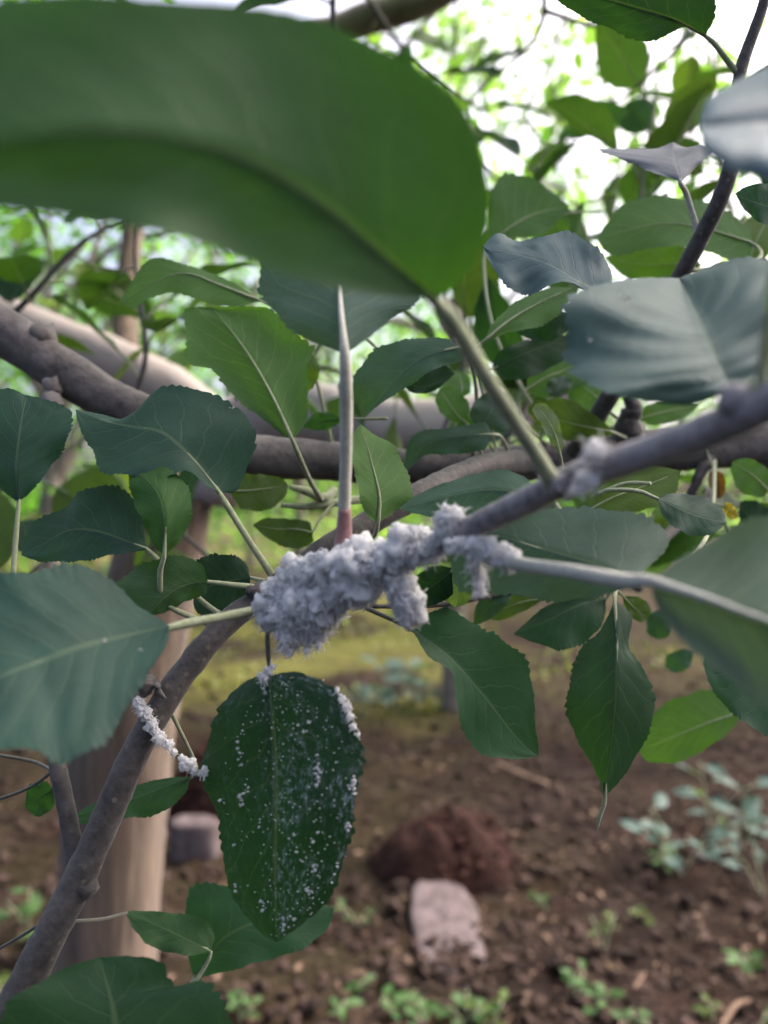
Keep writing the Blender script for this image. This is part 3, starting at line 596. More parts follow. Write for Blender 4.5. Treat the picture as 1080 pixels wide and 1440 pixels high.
leaf(D, [(1046, 1000, .40), (1000, 1015, .40), (950, 1035, .405), (898, 1056, .415)], [(1002, 970), (945, 984), (915, 1012)], [(1022, 1032), (965, 1068), (915, 1072)], 'under', FRESH, dl=.006, pet=[(1065, 985, .40), (1080, 880, .41), (1030, 760, .41), (1000, 692, .41)], pr=.0009, label="yellow green leaf lit through")
leaf(D, [(1110, 960, .26), (1080, 965, .258), (1040, 960, .258), (994, 915, .262)], [(1090, 915), (1040, 905), (1010, 900)], [(1110, 1030), (1065, 1028), (1015, 988), (990, 940)], 'up', (0.024, 0.068, 0.040), dl=.004, dr=-.004, pet=[(1130, 930, .28), (1120, 820, .36), (1040, 720, .405)], pr=.0009)
leaf(D, [(640, 800, .285), (620, 815, .285), (595, 835, .288), (578, 850, .295)], [(640, 830), (615, 850)], [(615, 795), (590, 805), (575, 830)], 'up', DEEP, pr=.0007, na=60, pet=[(655, 815, .30), (660, 842, .318)])
leaf(D, [(650, 795, .28), (648, 825, .28), (640, 855, .285)], [(632, 800), (622, 835)], [(665, 815), (660, 845)], 'under', (0.075, 0.12, 0.06), pr=.0007, na=60, dl=.01, pet=[(655, 800, .30), (662, 840, .318)])
leaf(D, [(770, 840, .345), (730, 848, .345), (675, 868, .35)], [(740, 832), (700, 845)], [(740, 858), (705, 872)], 'under', OLIVE, pr=.0007, na=60, pet=[(785, 828, .325)])
leaf(D, [(720, 815, .32), (690, 850, .32), (665, 880, .325)], [(690, 825), (670, 850)], [(715, 845), (690, 870)], 'up', (0.05, 0.10, 0.08), pr=.0007, na=60)
leaf(D, [(875, 838, .33), (895, 858, .33), (912, 870, .335)], [(900, 840), (915, 855)], [(882, 862), (900, 875)], 'under', OLIVE, pr=.0007, na=50)
leaf(D, [(935, 855, .42), (925, 875, .42), (925, 900, .425)], [(912, 865), (910, 890)], [(945, 875), (940, 895)], 'up', (0.04, 0.09, 0.07), pr=.0007, na=50)
leaf(D, [(975, 915, .43), (955, 930, .43), (935, 938, .435)], [(960, 912), (938, 922)], [(970, 938), (948, 946)], 'up', (0.04, 0.09, 0.075), pr=.0007, na=50)

# ------------------------------------------------------------------ upright twig at the right
E = thing("apple_twig", P(945, 430, .31), "upright dark twig rising behind the pale blue leaves under the bright sky", "twig")
branch_stem(E, [(800, 650, .40), (880, 520, .36), (950, 400, .325), (985, 335, .315), (1022, 255, .305), (1045, 150, .30), (1040, 105, .30), (1075, 0, .295), (1090, -90, .29)], [.005, .0042, .0036, .0034, .0032, .0026, .0024, .002, .0016], M_BARKD, 16, .08, 220.0)
leaf(E, [(992, 50, .296), (950, 28, .29), (890, 10, .286), (830, -8, .284), (770, -30, .284)], [(1006, 20), (1000, -20), (950, -55), (880, -70), (810, -60)], [(966, 38), (936, 50), (912, 60), (888, 56), (858, 40), (820, 24), (785, 2)], 'up', (0.022, 0.058, 0.032), dl=-.006, dr=.006, pet=[(1005, 62, .297), (1040, 108, .30)], pr=.001)
leaf(E, [(958, 256, .306), (955, 242, .309), (951, 228, .314), (948, 214, .322), (946, 200, .332)], [(935, 248), (900, 236), (868, 222), (845, 212), (880, 209), (920, 209)], [(968, 246), (985, 230), (1002, 212), (990, 203), (965, 207)], 'up', (0.17, 0.18, 0.215), mat=M_DOWNY_SKYSHEEN, dl=.006, dr=.006, pet=[(964, 270, .311), (975, 305, .314), (984, 335, .315)], pr=.0012, petmat=M_PETPINK, nc=6)
leaf(E, [(1200, 175, .135), (1130, 172, .132), (1060, 172, .130), (982, 178, .130)], [(1180, 100), (1120, 82), (1070, 98), (1020, 122), (990, 145)], [(1190, 250), (1120, 262), (1060, 250), (1025, 238), (990, 212)], 'up', (0.085, 0.130, 0.165), mat=M_DOWNY_SKYSHEEN, dl=.014, dr=-.012, bow=-.004, pet=[(1240, 200, .15), (1230, 420, .14), (1180, 522, .112)], pr=.0013, jag=.01, label="pale blurred leaf catching the sky")
leaf(E, [(1105, 300, .28), (1080, 290, .278), (1055, 282, .278), (1034, 272, .28)], [(1090, 262), (1055, 260)], [(1100, 325), (1068, 312), (1045, 292)], 'up', TEAL, pr=.0008, pet=[(1110, 280, .285), (1060, 230, .302)], na=60)
leaf(E, [(862, 405, .252), (825, 402, .256), (765, 368, .262), (678, 346, .272)], [(858, 378), (838, 346), (800, 326), (762, 333), (726, 338), (700, 328)], [(830, 412), (790, 396), (738, 416), (710, 400), (692, 374)], 'up', (0.058, 0.098, 0.110), mat=M_DOWNY_SKYSHEEN, dl=.012, dr=-.006, wave=.003, quilt=.0005, pet=[(885, 420, .27), (930, 432, .33)], pr=.0009)
leaf(E, [(1060, 345, .37), (1000, 325, .37), (930, 315, .372), (838, 335, .38)], [(1050, 320), (1010, 290), (960, 278), (915, 276), (872, 292)], [(1045, 372), (990, 352), (930, 348), (862, 358)], 'under', (0.042, 0.115, 0.020), dl=.014, dr=-.008, pet=[(1070, 360, .36), (1040, 380, .34), (965, 380, .322)], pr=.0009)
leaf(E, [(985, 372, .40), (950, 372, .40), (905, 372, .405), (850, 362, .41)], [(970, 350), (920, 346), (880, 350)], [(970, 392), (925, 396), (880, 390)], 'under', (0.075, 0.17, 0.02), pet=[(975, 385, .36), (960, 390, .325)], pr=.0008)
leaf(E, [(1050, 370, .42), (1065, 335, .42), (1085, 300, .43)], [(1042, 335), (1055, 305)], [(1078, 360), (1095, 330)], 'under', OLIVE, pr=.0008, na=60)
leaf(E, [(680, 482, .32), (715, 452, .322), (760, 425, .328), (808, 404, .335)], [(695, 452), (730, 422), (770, 405)], [(715, 468), (770, 455), (798, 428)], 'under', (0.055, 0.13, 0.03), dl=.006, pet=[(668, 500, .33), (700, 560, .38), (790, 645, .40)], pr=.001)
leaf(E, [(805, 440, .35), (770, 455, .35), (725, 468, .355)], [(780, 438), (745, 455)], [(800, 465), (765, 480)], 'up', DEEP, pr=.0008, na=60)
leaf(E, [(690, 342, .42), (720, 318, .42), (755, 300, .425), (800, 290, .43)], [(685, 290), (705, 248), (740, 246), (772, 266)], [(715, 336), (760, 330), (790, 305)], 'under', (0.045, 0.115, 0.03), pet=[(680, 365, .42), (700, 480, .40), (790, 640, .40)], pr=.0009)
leaf(E, [(800, 300, .46), (785, 305, .46), (748, 335, .47)], [(790, 285), (760, 300)], [(800, 325), (775, 340)], 'under', FRESH, pr=.0007, na=50)

# ------------------------------------------------------------------ white wool
def wool_material():
    m, t, out = newmat("wax_wool"); n = N(t); tc = n.node("ShaderNodeTexCoord"); v = tc.outputs['Object']
    a = n.noise(v, 900.0, 5, 0.7); b = n.noise(v, 160.0, 3)
    col = n.ramp(n.math('ADD', n.math('MULTIPLY', a, 0.35), n.math('MULTIPLY', b, 0.65)), [(0.26, (0.80, 0.75, 0.73)), (0.40, (0.95, 0.94, 0.94)), (0.7, (0.98, 0.98, 0.98))])
    pr = n.bsdf(col, 0.95, n.bump(a, 0.0003, 1.0), 0.1, 0.6)
    tr_ = n.node("ShaderNodeBsdfTranslucent"); n.put(tr_.inputs[0], c4((0.95, 0.94, 0.95)))
    ms = n.node("ShaderNodeMixShader"); ms.inputs[0].default_value = 0.5
    t.links.new(pr.outputs[0], ms.inputs[1]); t.links.new(tr_.outputs[0], ms.inputs[2]); t.links.new(ms.outputs[0], out.inputs[0]); return m
M_WOOL = wool_material()

def wool(name, blobs, label, hang=1.0, fibres=500, parent=None, fl=(0.0015, 0.004), crumbs=60):
    """cottony wax: an uneven crumbly body and a fleece of fine curling filaments. blobs: (x, y, metres, radius)"""
    mb = MB(); cs = [P(*b[:3]) for b in blobs]; rs = [b[3] for b in blobs]
    for c, r in zip(cs, rs):
        lump(mb, c, r, 1.0, 0.75, 3, random.random() * 90)
        for _ in range(crumbs):
            d = rng.normal(size=3); d /= np.linalg.norm(d)
            lump(mb, c + d * r * random.uniform(.72, 1.04), r * random.uniform(.035, .15), random.uniform(.6, 1), 0.8, 1, random.random() * 90)
    for _ in range(fibres):
        i = random.choices(range(len(cs)), weights=[r * r for r in rs])[0]
        d = rng.normal(size=3); d[1] = -abs(d[1]) * .9; d /= np.linalg.norm(d)
        p = cs[i] + d * rs[i] * 0.85; L = random.uniform(*fl); dirv = d * .8 + rng.normal(size=3) * .5 + np.array([0, 0, -hang * random.random()])
        pts = [p]
        for k in range(4):
            dirv = dirv + rng.normal(size=3) * .55 + np.array([0, 0, -.25 * hang]); dirv /= np.linalg.norm(dirv); pts.append(pts[-1] + dirv * L / 4)
        r0 = random.uniform(.00006, .00016); mb.tube(pts, [r0, r0, r0, r0 * .8, r0 * .4], 4, 6)
    o = mb.obj(name, M_WOOL, cs[0], parent)
    return tag(o, label, "aphid wool") if label else o

def along(pts, n, r0, r1, jit=4):
    c = catmull(pts, n); return [(c[i, 0] + random.uniform(-jit, jit), c[i, 1] + random.uniform(-jit, jit), c[i, 2], random.uniform(r0, r1)) for i in range(n)]

bl = along([(385, 852, .224), (410, 815, .219), (450, 805, .214), (500, 792, .210), (545, 785, .206), (585, 768, .203)], 12, .0042, .0056, 5)
bl += along([(400, 865, .222), (430, 850, .217), (470, 835, .213), (510, 815, .210)], 9, .0045, .0062, 8)
bl += along([(405, 880, .223), (430, 878, .219), (455, 870, .217), (480, 852, .214)], 7, .0026, .004, 8)
bl += [(415, 800, .218, .0034), (440, 795, .216, .0036), (560, 757, .204, .003), (580, 752, .203, .0026), (390, 840, .224, .004)]
for k in range(16):
    x0 = 396 + k * 6.2; y0 = 888 - max(0, k - 8) * 6; ln = random.uniform(8, 30) * (1.15 - .04 * k); r0 = random.uniform(.0008, .0016)
    bl += [(x0 + random.uniform(-3, 3), y0 + ln * t_, .218 + random.uniform(-.003, .004), r0 * (1 - .45 * t_)) for t_ in (0, .35, .7, 1.0)]
wool("wool_mass", bl, "large white cottony wool mass clinging under the twig where it meets the dark twig", 1.4, 6500)
wool("wool_tuft", along([(545, 800, .207), (558, 820, .206), (572, 842, .206), (572, 858, .207)], 7, .003, .0045, 3), "white wool drip hanging below the twig over the drooping leaf", 1.0, 700)
wool("wool_tuft", along([(605, 770, .201), (625, 752, .197), (640, 735, .194), (630, 722, .194)], 6, .0022, .0038, 4), "white wool sleeve wrapped round the twig beside the big wool mass", .6, 500)
wool("wool_tuft", along([(640, 770, .190), (665, 768, .188), (690, 775, .186), (712, 788, .184)], 7, .0018, .003, 3), "woolly white crust around the foot of the long pale leaf stalk", .6, 160)
wool("wool_tuft", along([(668, 795, .190), (672, 815, .191), (675, 832, .192)], 4, .0013, .0020, 2), "short white wool thread dangling beneath the pale leaf stalk", 1.0, 60)
wool("wool_tuft", [(838, 632, .150, .0017), (842, 640, .150, .0015), (828, 638, .150, .0012)], "small white wool bead on top of the grey twig", .3, 40)
wool("wool_tuft", along([(806, 690, .156), (826, 684, .152), (842, 676, .150), (815, 672, .153)], 5, .0008, .0015, 4), "thin wool patch where the huge leaf's stalk joins the twig", .3, 60, crumbs=60)
wool("wool_tuft", along([(372, 952, .219), (378, 944, .2195), (384, 938, .220), (366, 950, .219)], 5, .0007, .0013, 2), "small wool tuft on top of the speckled leaf's stalk end", .8, 70, fl=(.001, .0025), crumbs=40)
wool("wool_strand", along([(196, 985, .247), (212, 1018, .247), (234, 1046, .245), (252, 1068, .240), (270, 1080, .236), (288, 1082, .232)], 12, .0009, .0021, 4), "ragged white wool strand strung from the slanting twig to the speckled leaf", .8, 160, fl=(.001, .003), crumbs=50)
W, lo, flip = LEAFGRID['wax']
def leafpt(u, v):
    nr, na = W.shape[:2]; i = int(round(v * (nr - 1))); j = int(round(u * (na - 1))); return W[i, j] + np.array([0, -.0004, 0])
wool("wool_strand", [(*((lambda q: (q[0] / q[1] * FPX + 540, 720 - (q[2] - CAM_H) / q[1] * FPX, q[1] - .0005))(leafpt(uu, 0.985))), rr) for uu, rr in ((.20, .0007), (.23, .001), (.26, .0012), (.285, .0011), (.31, .0009), (.335, .0006))], "white wool lining the right rim of the speckled leaf", .5, 70, fl=(.0008, .002), crumbs=40)
fl_ = MB()
spots = [(.26, .70), (.25, .74), (.28, .72), (.36, .74), (.40, .75), (.41, .77), (.43, .74), (.47, .93), (.48, .95), (.465, .94), (.25, .24), (.29, .26), (.33, .27), (.36, .26), (.44, .28), (.48, .27), (.52, .09), (.50, .08), (.62, .16), (.615, .18), (.55, .42), (.60, .62), (.62, .78), (.63, .74), (.68, .70), (.72, .80), (.66, .64), (.80, .82), (.86, .90), (.90, .80), (.93, .72), (.945, .68), (.05, .40), (.07, .38), (.60, .93), (.70, .95), (.77, .12), (.84, .30)]
for (u_, v_) in spots:
    q = leafpt(u_, v_)
    for _ in range(random.choice([2, 3, 6, 9])):
        lump(fl_, q + np.array([random.gauss(0, .0006), random.uniform(-.0002, 0), random.gauss(0, .0011)]), random.uniform(.00012, .00055), .7, 1.2, 1, random.random() * 90)
for _ in range(330):
    v_ = min(.98, max(.03, random.betavariate(3.2, 1.9))); q = leafpt(random.uniform(.04, .97), v_)
    lump(fl_, q + np.array([random.gauss(0, .0006), 0, random.gauss(0, .0006)]), random.uniform(.00008, .0003), .8, .9, 0)
o = fl_.obj("wax_flecks", M_WOOL, W[10, 0]); tag(o, "scattered white wax flecks sprinkled over the dark hanging leaf", "wax flecks", kind="stuff")
fl_ = MB()
for (x, y, kk) in ((887, 420, 'blue'), (882, 424, 'blue'), (822, 478, 'blue'), (995, 533, 'blue'), (148, 905, 'left'), (198, 915, 'left'), (326, 575, 'lobed')):
    G_ = LEAFGRID[kk][0].reshape(-1, 3); px = G_[:, 0] / G_[:, 1] * FPX + 540; py = 720 - (G_[:, 2] - CAM_H) / G_[:, 1] * FPX
    q = G_[np.argmin((px - x) ** 2 + (py - y) ** 2)]
    for _ in range(5): lump(fl_, q + np.array([random.gauss(0, .0005), -.0002, random.gauss(0, .0004)]), random.uniform(.00008, .0003), .7, 1.3, 1, random.random() * 90)
o = fl_.obj("wax_flecks", M_WOOL, q); tag(o, "stray white wax crumbs dotted on the surrounding leaves", "wax flecks", kind="stuff")

# ------------------------------------------------------------------ leafy shoots farther back
def template_leaf(k, n=16, nc=3):
    """an apple leaf one metre long along +Y, upper face +Z, its petiole behind the origin"""
    rg = np.random.default_rng(100 + k); wd = rg.uniform(.27, .36); fold = rg.uniform(.1, .4); bend = rg.uniform(.1, .5); tw = rg.uniform(-.5, .5)
    mb = MB(); v = []; uv = []
    for i in range(n):
        u = i / (n - 1); wv = wd * (math.sin(math.pi * u ** 0.85) ** 0.75) * (1 - .25 * u) if 0 < i < n - 1 else .004
        for c in range(-nc, nc + 1):
            s = c / nc; x = wv * s * (1 + (.04 if (i % 2 and abs(c) == nc) else 0)); z = abs(s) * wv * fold - bend * u * u * .5 + x * tw * u + .02 * math.sin(u * 14 + c) * abs(s)
            v.append((x, u * (1 - .12 * bend), z)); uv.append((u, .5 + .5 * s))
    row = 2 * nc + 1
    f = [(i * row + c, i * row + c + 1, (i + 1) * row + c + 1, (i + 1) * row + c) for i in range(n - 1) for c in range(row - 1)]
    mb.add(v, f, 0, np.array(uv)); mb.tube([(0, -.38, -.08), (0, -.2, -.015), (0, 0, -.004), (0, .5, -bend * .125 - .006)], [.017, .014, .012, .004], 5, 9, mat=1)
    return mb.mesh("leaf", [M_LEAF, M_PET])
TEMPL = [template_leaf(k) for k in range(7)]
M_FARLEAF = leaf_material("leaf_blade_brightened", trans=0.55, veins=0.3)  # lighter, more translucent leaf copy standing in for missing light on far sprays
TEMPL_FAR = []
for me_ in TEMPL[:4]:
    c_ = me_.copy(); c_.materials[0] = M_FARLEAF; TEMPL_FAR.append(c_)
PALETTE = [MIDG, FRESH, (0.05, 0.125, 0.03), TEAL, (0.055, 0.13, 0.025), DEEP, OLIVE, (0.07, 0.15, 0.035)]

def shoot(pts, rad, label, nleaf, size=(.055, .085), pal=PALETTE, group="leafy apple shoots behind the front twigs", mat=M_BARKD, spread=1.0, templ=None):
    pp = [P(*p) for p in pts]
    T = thing("apple_shoot", pp[0], label, "twig", group)
    mb = MB(); mb.tube(pp, np.linspace(rad, rad * .4, len(pp)), 9, len(pp) * 7, .08, 90); mb.obj("stem", mat, pp[0], T)
    c = smooth_path(pp, 60); tan = np.gradient(c, axis=0)
    for k in range(nleaf):
        i = min(59, int(4 + 55 * (k + random.uniform(.1, .9)) / nleaf)); t_ = tan[i] / np.linalg.norm(tan[i])
        ang = k * 2.4 + random.uniform(-.5, .5)
        a = np.cross(t_, [0.2, .3, 1]); a /= np.linalg.norm(a); b = np.cross(t_, a)
        dirv = a * math.cos(ang) + b * math.sin(ang) + t_ * .5 + np.array([0, 0, random.uniform(-.5, .35)]); dirv /= np.linalg.norm(dirv)
        up = np.array([random.gauss(0, .5), random.gauss(-.35, .5), 1.0]); x = np.cross(dirv, up); x /= np.linalg.norm(x); z = np.cross(x, dirv)
        L = random.uniform(*size)
        o = bpy.data.objects.new("leaf", random.choice(templ or TEMPL)); COL.objects.link(o); o.parent = T
        loc = c[i] + dirv * L * .37 * spread - pp[0]
        m = Matrix(((x[0], dirv[0], z[0]), (x[1], dirv[1], z[1]), (x[2], dirv[2], z[2]))).to_4x4() @ Matrix.Scale(L, 4)
        m.translation = Vector(loc); o.matrix_local = m; o.color = (*random.choice(pal), 1)
    return T

SH = "leafy green shoot, softly blurred, behind the front twigs"
shoot([(-60, 520, .62), (40, 420, .60), (110, 345, .60), (190, 300, .62)], .003, "leafy shoot arching over the left end of the thick grey branch", 9)
shoot([(190, 560, .55), (205, 500, .55), (198, 430, .55), (190, 340, .56), (215, 240, .58)], .0022, "thin reddish brown shoot with sparse leaves standing before the pale limb", 7)
shoot([(-80, 760, .60), (0, 690, .60), (80, 640, .62), (150, 600, .66)], .0025, "yellowing leafy shoot below the thick grey branch's knots", 7, pal=[FRESH, OLIVE, YELL])
shoot([(-60, 900, .40), (10, 840, .40), (60, 790, .41)], .0018, "low shoot of small leaves beside the streaked tan trunk", 5, (.03, .05))
shoot([(560, 720, .55), (610, 640, .56), (650, 520, .58), (665, 420, .60)], .0026, "leafy shoot climbing behind the huge leaf's stalk", 10)
shoot([(700, 640, .52), (745, 560, .54), (800, 470, .56), (850, 400, .6)], .0026, "leafy shoot between the dark branch and the pale blue leaf", 10)
shoot([(640, 470, .66), (675, 400, .68), (720, 320, .70), (770, 200, .74)], .0026, "tall leafy shoot behind the huge leaf's base and the sky", 9, (.05, .075))
shoot([(880, 420, .60), (900, 330, .62), (905, 240, .66), (925, 120, .72)], .0026, "leafy shoot standing behind the upright dark twig", 9, (.055, .08))
shoot([(1120, 420, .58), (1070, 360, .60), (1030, 300, .64), (1010, 200, .7)], .0026, "leafy shoot behind the pale blurred leaf that catches the sky", 7)
shoot([(1130, 780, .52), (1060, 720, .52), (1000, 690, .54), (930, 660, .58)], .0026, "leafy shoot filling the gap under the dark branch's spur", 9)
shoot([(900, 830, .50), (840, 770, .50), (760, 740, .52), (680, 720, .54)], .0026, "leafy shoot behind the long pale leaf stalk", 8, (.045, .065))
shoot([(330, 560, .56), (400, 520, .56), (470, 520, .58), (560, 560, .62)], .0024, "short leafy shoot in front of the pale pinkish limb", 7, (.04, .06))
shoot([(380, 880, .60), (300, 790, .62), (240, 740, .64), (170, 700, .70)], .0024, "leafy shoot under the lobed teal leaf, before the trunk", 6, (.04, .06))
shoot([(470, -60, .60), (468, 20, .60), (472, 60, .61), (500, 160, .64)], .003, "dark twig with leaves dropping from above behind the huge leaf's upper rim", 6, (.05, .07))
shoot([(760, -40, .9), (765, 20, .9), (740, 70, .92), (700, 100, .95)], .004, "forked bare looking twig against the brightest patch of sky", 3, (.05, .07))
shoot([(765, 15, .9), (810, 30, .9), (870, 48, .92)], .0035, "short knobbly side twig against the brightest patch of sky", 2, (.05, .07))
shoot([(500, -30, 1.0), (560, 60, 1.0), (620, 120, 1.02), (690, 160, 1.05)], .004, "leafy spray near the thick dark limb and the huge leaf's rim", 9, (.06, .09))
shoot([(1150, 40, 1.0), (1050, 120, 1.0), (960, 190, 1.05), (860, 215, 1.1)], .004, "leafy spray around the stalk of the dark leaf at the sky", 9, (.06, .09))
shoot([(1000, 20, 1.1), (930, 90, 1.1), (870, 140, 1.15), (800, 150, 1.2)], .004, "leafy spray under the dark leaf at the sky", 7, (.06, .09))
shoot([(560, 240, 1.0), (640, 220, 1.0), (720, 260, 1.05), (820, 290, 1.1)], .004, "leafy spray against the sky above the blue green leaves", 9, (.06, .09))

random.seed(21)
for k in range(13):
    x0 = 560 + 45 * k + random.uniform(-25, 25); y0 = random.uniform(-60, 90); d = random.uniform(1.7, 2.9)
    shoot([(x0, y0, d), (x0 - random.uniform(10, 60), y0 + 70, d - .05), (x0 - random.uniform(0, 90), y0 + 150, d - .1), (x0 - random.uniform(-40, 110), y0 + 230, d - .1)], .006,
          "far leafy spray dangling from above in the bright hazy canopy", 13, (.06, .095), [(0.08, 0.16, 0.05), (0.06, 0.13, 0.04), (0.11, 0.18, 0.06)], "sprays hanging in the bright canopy", templ=TEMPL_FAR)
for k in range(9):
    x0 = -20 + 62 * k + random.uniform(-25, 25); y0 = random.uniform(320, 480); d = random.uniform(1.25, 2.0)
    shoot([(x0, y0, d), (x0 - random.uniform(-50, 60), y0 + 70, d - .05), (x0 - random.uniform(-90, 90), y0 + 150, d - .1)], .005,
          "blurred leafy spray between the front leaves and the pale limb's tree", 11, (.06, .09), [(0.05, 0.12, 0.02), (0.04, 0.09, 0.025), (0.10, 0.15, 0.03)], "sprays behind the pale limb")
mb = MB(); mb.tube([P(430, 60, 1.6), P(520, 25, 1.6), P(600, 0, 1.6), P(700, -60, 1.6)], [.030, .032, .030, .028], 14, 24, .1, 14)
o = mb.obj("apple_limb", M_FARBARK, P(430, 60, 1.6)); tag(o, "thick dark limb crossing the top edge behind the huge leaf", "branch")

# ------------------------------------------------------------------ orchard trees beyond
def orchard_tree(x, y, h, cr, nl, label, mat=M_CROWN, lean=0.0, leafsize=.075, low=.9, clumps=46):
    T = thing("apple_tree", (x, y, 0), label, "tree", "orchard trees in the blurred background")
    tb = MB(); top = np.array([x + lean, y, h * .55]); g0 = ground_h(x, y)
    tb.tube([(x, y, g0 - .08), (x + lean * .3, y, .5), (x + lean * .6, y + .05, .95), top], [.085, .065, .06, .045], 12, 24, .1, 6); tb.obj("trunk", M_FARBARK, (x, y, 0), T)
    cl = []
    for k in range(clumps):
        a = random.random() * 6.28; rr = cr * math.sqrt(random.random()); zz = low + (h - low) * random.random()
        taper = math.sin(math.pi * min(1, max(.08, (zz - low) / (h - low) * .85 + .12))) ** .5
        cl.append(np.array([x + lean + rr * taper * math.cos(a), y + rr * taper * math.sin(a), zz]))
    for k in range(0, clumps, 4):
        lb = MB()
        s0 = np.array([x + lean * .6, y + .05, .95]) + (top - np.array([x + lean * .6, y + .05, .95])) * random.random()
        m_ = (s0 + cl[k]) / 2 + np.array([0, 0, .12]); lb.tube([s0, m_, cl[k]], [.03, .018, .006], 7, 12, .12, 8); lb.obj("limb", M_FARBARK, s0, T)
    fb = MB(); vs_ = []; fs = []; nb = 0
    for i in range(nl):
        c = cl[i % clumps] + rng.normal(size=3) * np.array([.20, .20, .15]) * cr / 1.3
        d = rng.normal(size=3) + np.array([0, 0, -.4]); d /= np.linalg.norm(d); upv = rng.normal(size=3) * .7 + np.array([0, 0, 1.0]); s = np.cross(d, upv); s /= np.linalg.norm(s); nn = np.cross(s, d)
        L = leafsize * random.uniform(.7, 1.25); wv = L * .30
        vs_ += [c, c + d * L * .35 + s * wv + nn * wv * .3, c + d * L * .75 + s * wv * .75 + nn * wv * .2, c + d * L - nn * L * .1, c + d * L * .75 - s * wv * .75 + nn * wv * .2, c + d * L * .35 - s * wv + nn * wv * .3]
        fs += [(nb, nb + 1, nb + 2, nb + 3), (nb, nb + 3, nb + 4, nb + 5)]; nb += 6
    fb.add(np.array(vs_), fs); c_ = fb.obj("crown", mat, top, T); c_["kind"] = "stuff"
OT1 = "blurred orchard tree in the first row beyond the bare soil"; OT = "blurred orchard tree in the second row, behind the first row"; OT3 = "hazy dense tree in the farthest row closing off the orchard"
orchard_tree(-2.0, 4.6, 4.2, 1.5, 4200, OT1)
orchard_tree(0.4, 4.4, 4.2, 1.4, 2300, OT1, M_CROWN2)
orchard_tree(2.6, 4.6, 4.2, 1.4, 2200, OT1, M_CROWN2)
orchard_tree(-4.0, 7.5, 4.6, 1.8, 3600, OT)
orchard_tree(-0.9, 8.2, 4.8, 1.7, 3000, OT, M_CROWN2)
orchard_tree(2.0, 8.4, 4.8, 1.7, 2600, OT)
orchard_tree(5.0, 8.0, 4.6, 1.7, 2600, OT, M_CROWN2)
for x in range(-3, 4):
    orchard_tree(x * 3.2 + .7, 13.0 + (x % 2) * 1.5, 4.4, 2.0, 2200, OT3, M_CROWN, leafsize=.13, low=.35)

# ------------------------------------------------------------------ things on the ground
def heap(c, rx, ry, h, label):
    mb = MB(); n, m_ = 48, 20; v = []; f = []
    for j in range(m_):
        t_ = j / (m_ - 1)
        for i in range(n):
            a = 2 * math.pi * i / n; rr = t_ * (1 + .18 * noise.noise(Vector((math.cos(a) * 1.5, math.sin(a) * 1.5, c[0]))))
            x, y = c[0] + rx * rr * math.cos(a), c[1] + ry * rr * math.sin(a)
            z = h * max(0, 1 - t_ ** 2.2) ** .8 + .045 * noise.noise(Vector((x * 11, y * 11, 2))) * (1 - t_ * .5) + .015 * noise.noise(Vector((x * 40, y * 40, 5)))
            v.append((x, y, ground_h(x, y) - .012 + z if t_ < .98 else ground_h(x, y) - .03))
    for j in range(m_ - 1):
        for i in range(n): f.append((j * n + i, j * n + (i + 1) % n, (j + 1) * n + (i + 1) % n, (j + 1) * n + i))
    mb.add(v, f)
    for _ in range(160):
        a = random.random() * 6.28; t_ = math.sqrt(random.random()) * 1.05; x, y = c[0] + rx * t_ * math.cos(a), c[1] + ry * t_ * math.sin(a); r = random.uniform(.005, .017)
        lump(mb, (x, y, ground_h(x, y) - .012 + h * max(0, 1 - t_ ** 2.2) ** .8), r, .7, .9)
    o = mb.obj("soil_heap", M_RED, (c[0], c[1], 0)); return tag(o, label, "soil heap", "heaps of red soil")

def slab(c, lx, ly, lz, rz, label, tilt=0.0):
    mb = MB(); n = 12; v = []; f = []
    def ring(z, k):
        r = []
        for i in range(n * 2):
            a = 2 * math.pi * i / (n * 2); ca, sa = math.cos(a), math.sin(a); q = 1 / max(abs(ca) ** 3 + abs(sa) ** 3, 1e-6) ** .333
            w_ = 1 + .2 * noise.noise(Vector((ca * 2 + c[0], sa * 2, c[1])))
            r.append((lx / 2 * k * q * ca * w_, ly / 2 * k * q * sa * w_, z + .006 * noise.noise(Vector((ca * 3, sa * 3 + k, c[0])))))
        return r
    rings = [ring(-.02, 1.0), ring(lz * .75, .99), ring(lz * .95, .95), ring(lz, .88), ring(lz * 1.02, .5), ring(lz * 1.0, .05)]
    for r in rings: v += r
    N2 = n * 2
    for j in range(len(rings) - 1):
        for i in range(N2): f.append((j * N2 + i, j * N2 + (i + 1) % N2, (j + 1) * N2 + (i + 1) % N2, (j + 1) * N2 + i))
    f.append(tuple(range((len(rings) - 1) * N2, len(rings) * N2)))
    v = np.array(v); cs, sn = math.cos(rz), math.sin(rz); ct, st = math.cos(tilt), math.sin(tilt)
    v = np.column_stack([v[:, 0], v[:, 1] * ct - v[:, 2] * st, v[:, 1] * st + v[:, 2] * ct])
    v = np.column_stack([v[:, 0] * cs - v[:, 1] * sn, v[:, 0] * sn + v[:, 1] * cs, v[:, 2]]) + np.array([c[0], c[1], ground_h(c[0], c[1]) + c[2]])
    mb.add(v, f); o = mb.obj("stone_slab", M_STONE, (c[0], c[1], 0)); return tag(o, label, "stone")
g = gnd(632, 1206); heap(g, .25, .21, .175, "large rust red soil heap behind the worn pale slab")
g = gnd(632, 1325); slab((g[0], 2.07, .0), .18, .46, .035, .05, "long worn pale slab lying in front of the rust red heap", .07)
g = gnd(275, 1160); heap((g[0] + .02, g[1] + .20, 0), .20, .18, .27, "dark red soil heap beside the tan trunk")
g = gnd(275, 1192); slab((g[0], g[1], .0), .165, .10, .105, -.1, "small pinkish pale block in front of the dark red heap by the trunk")

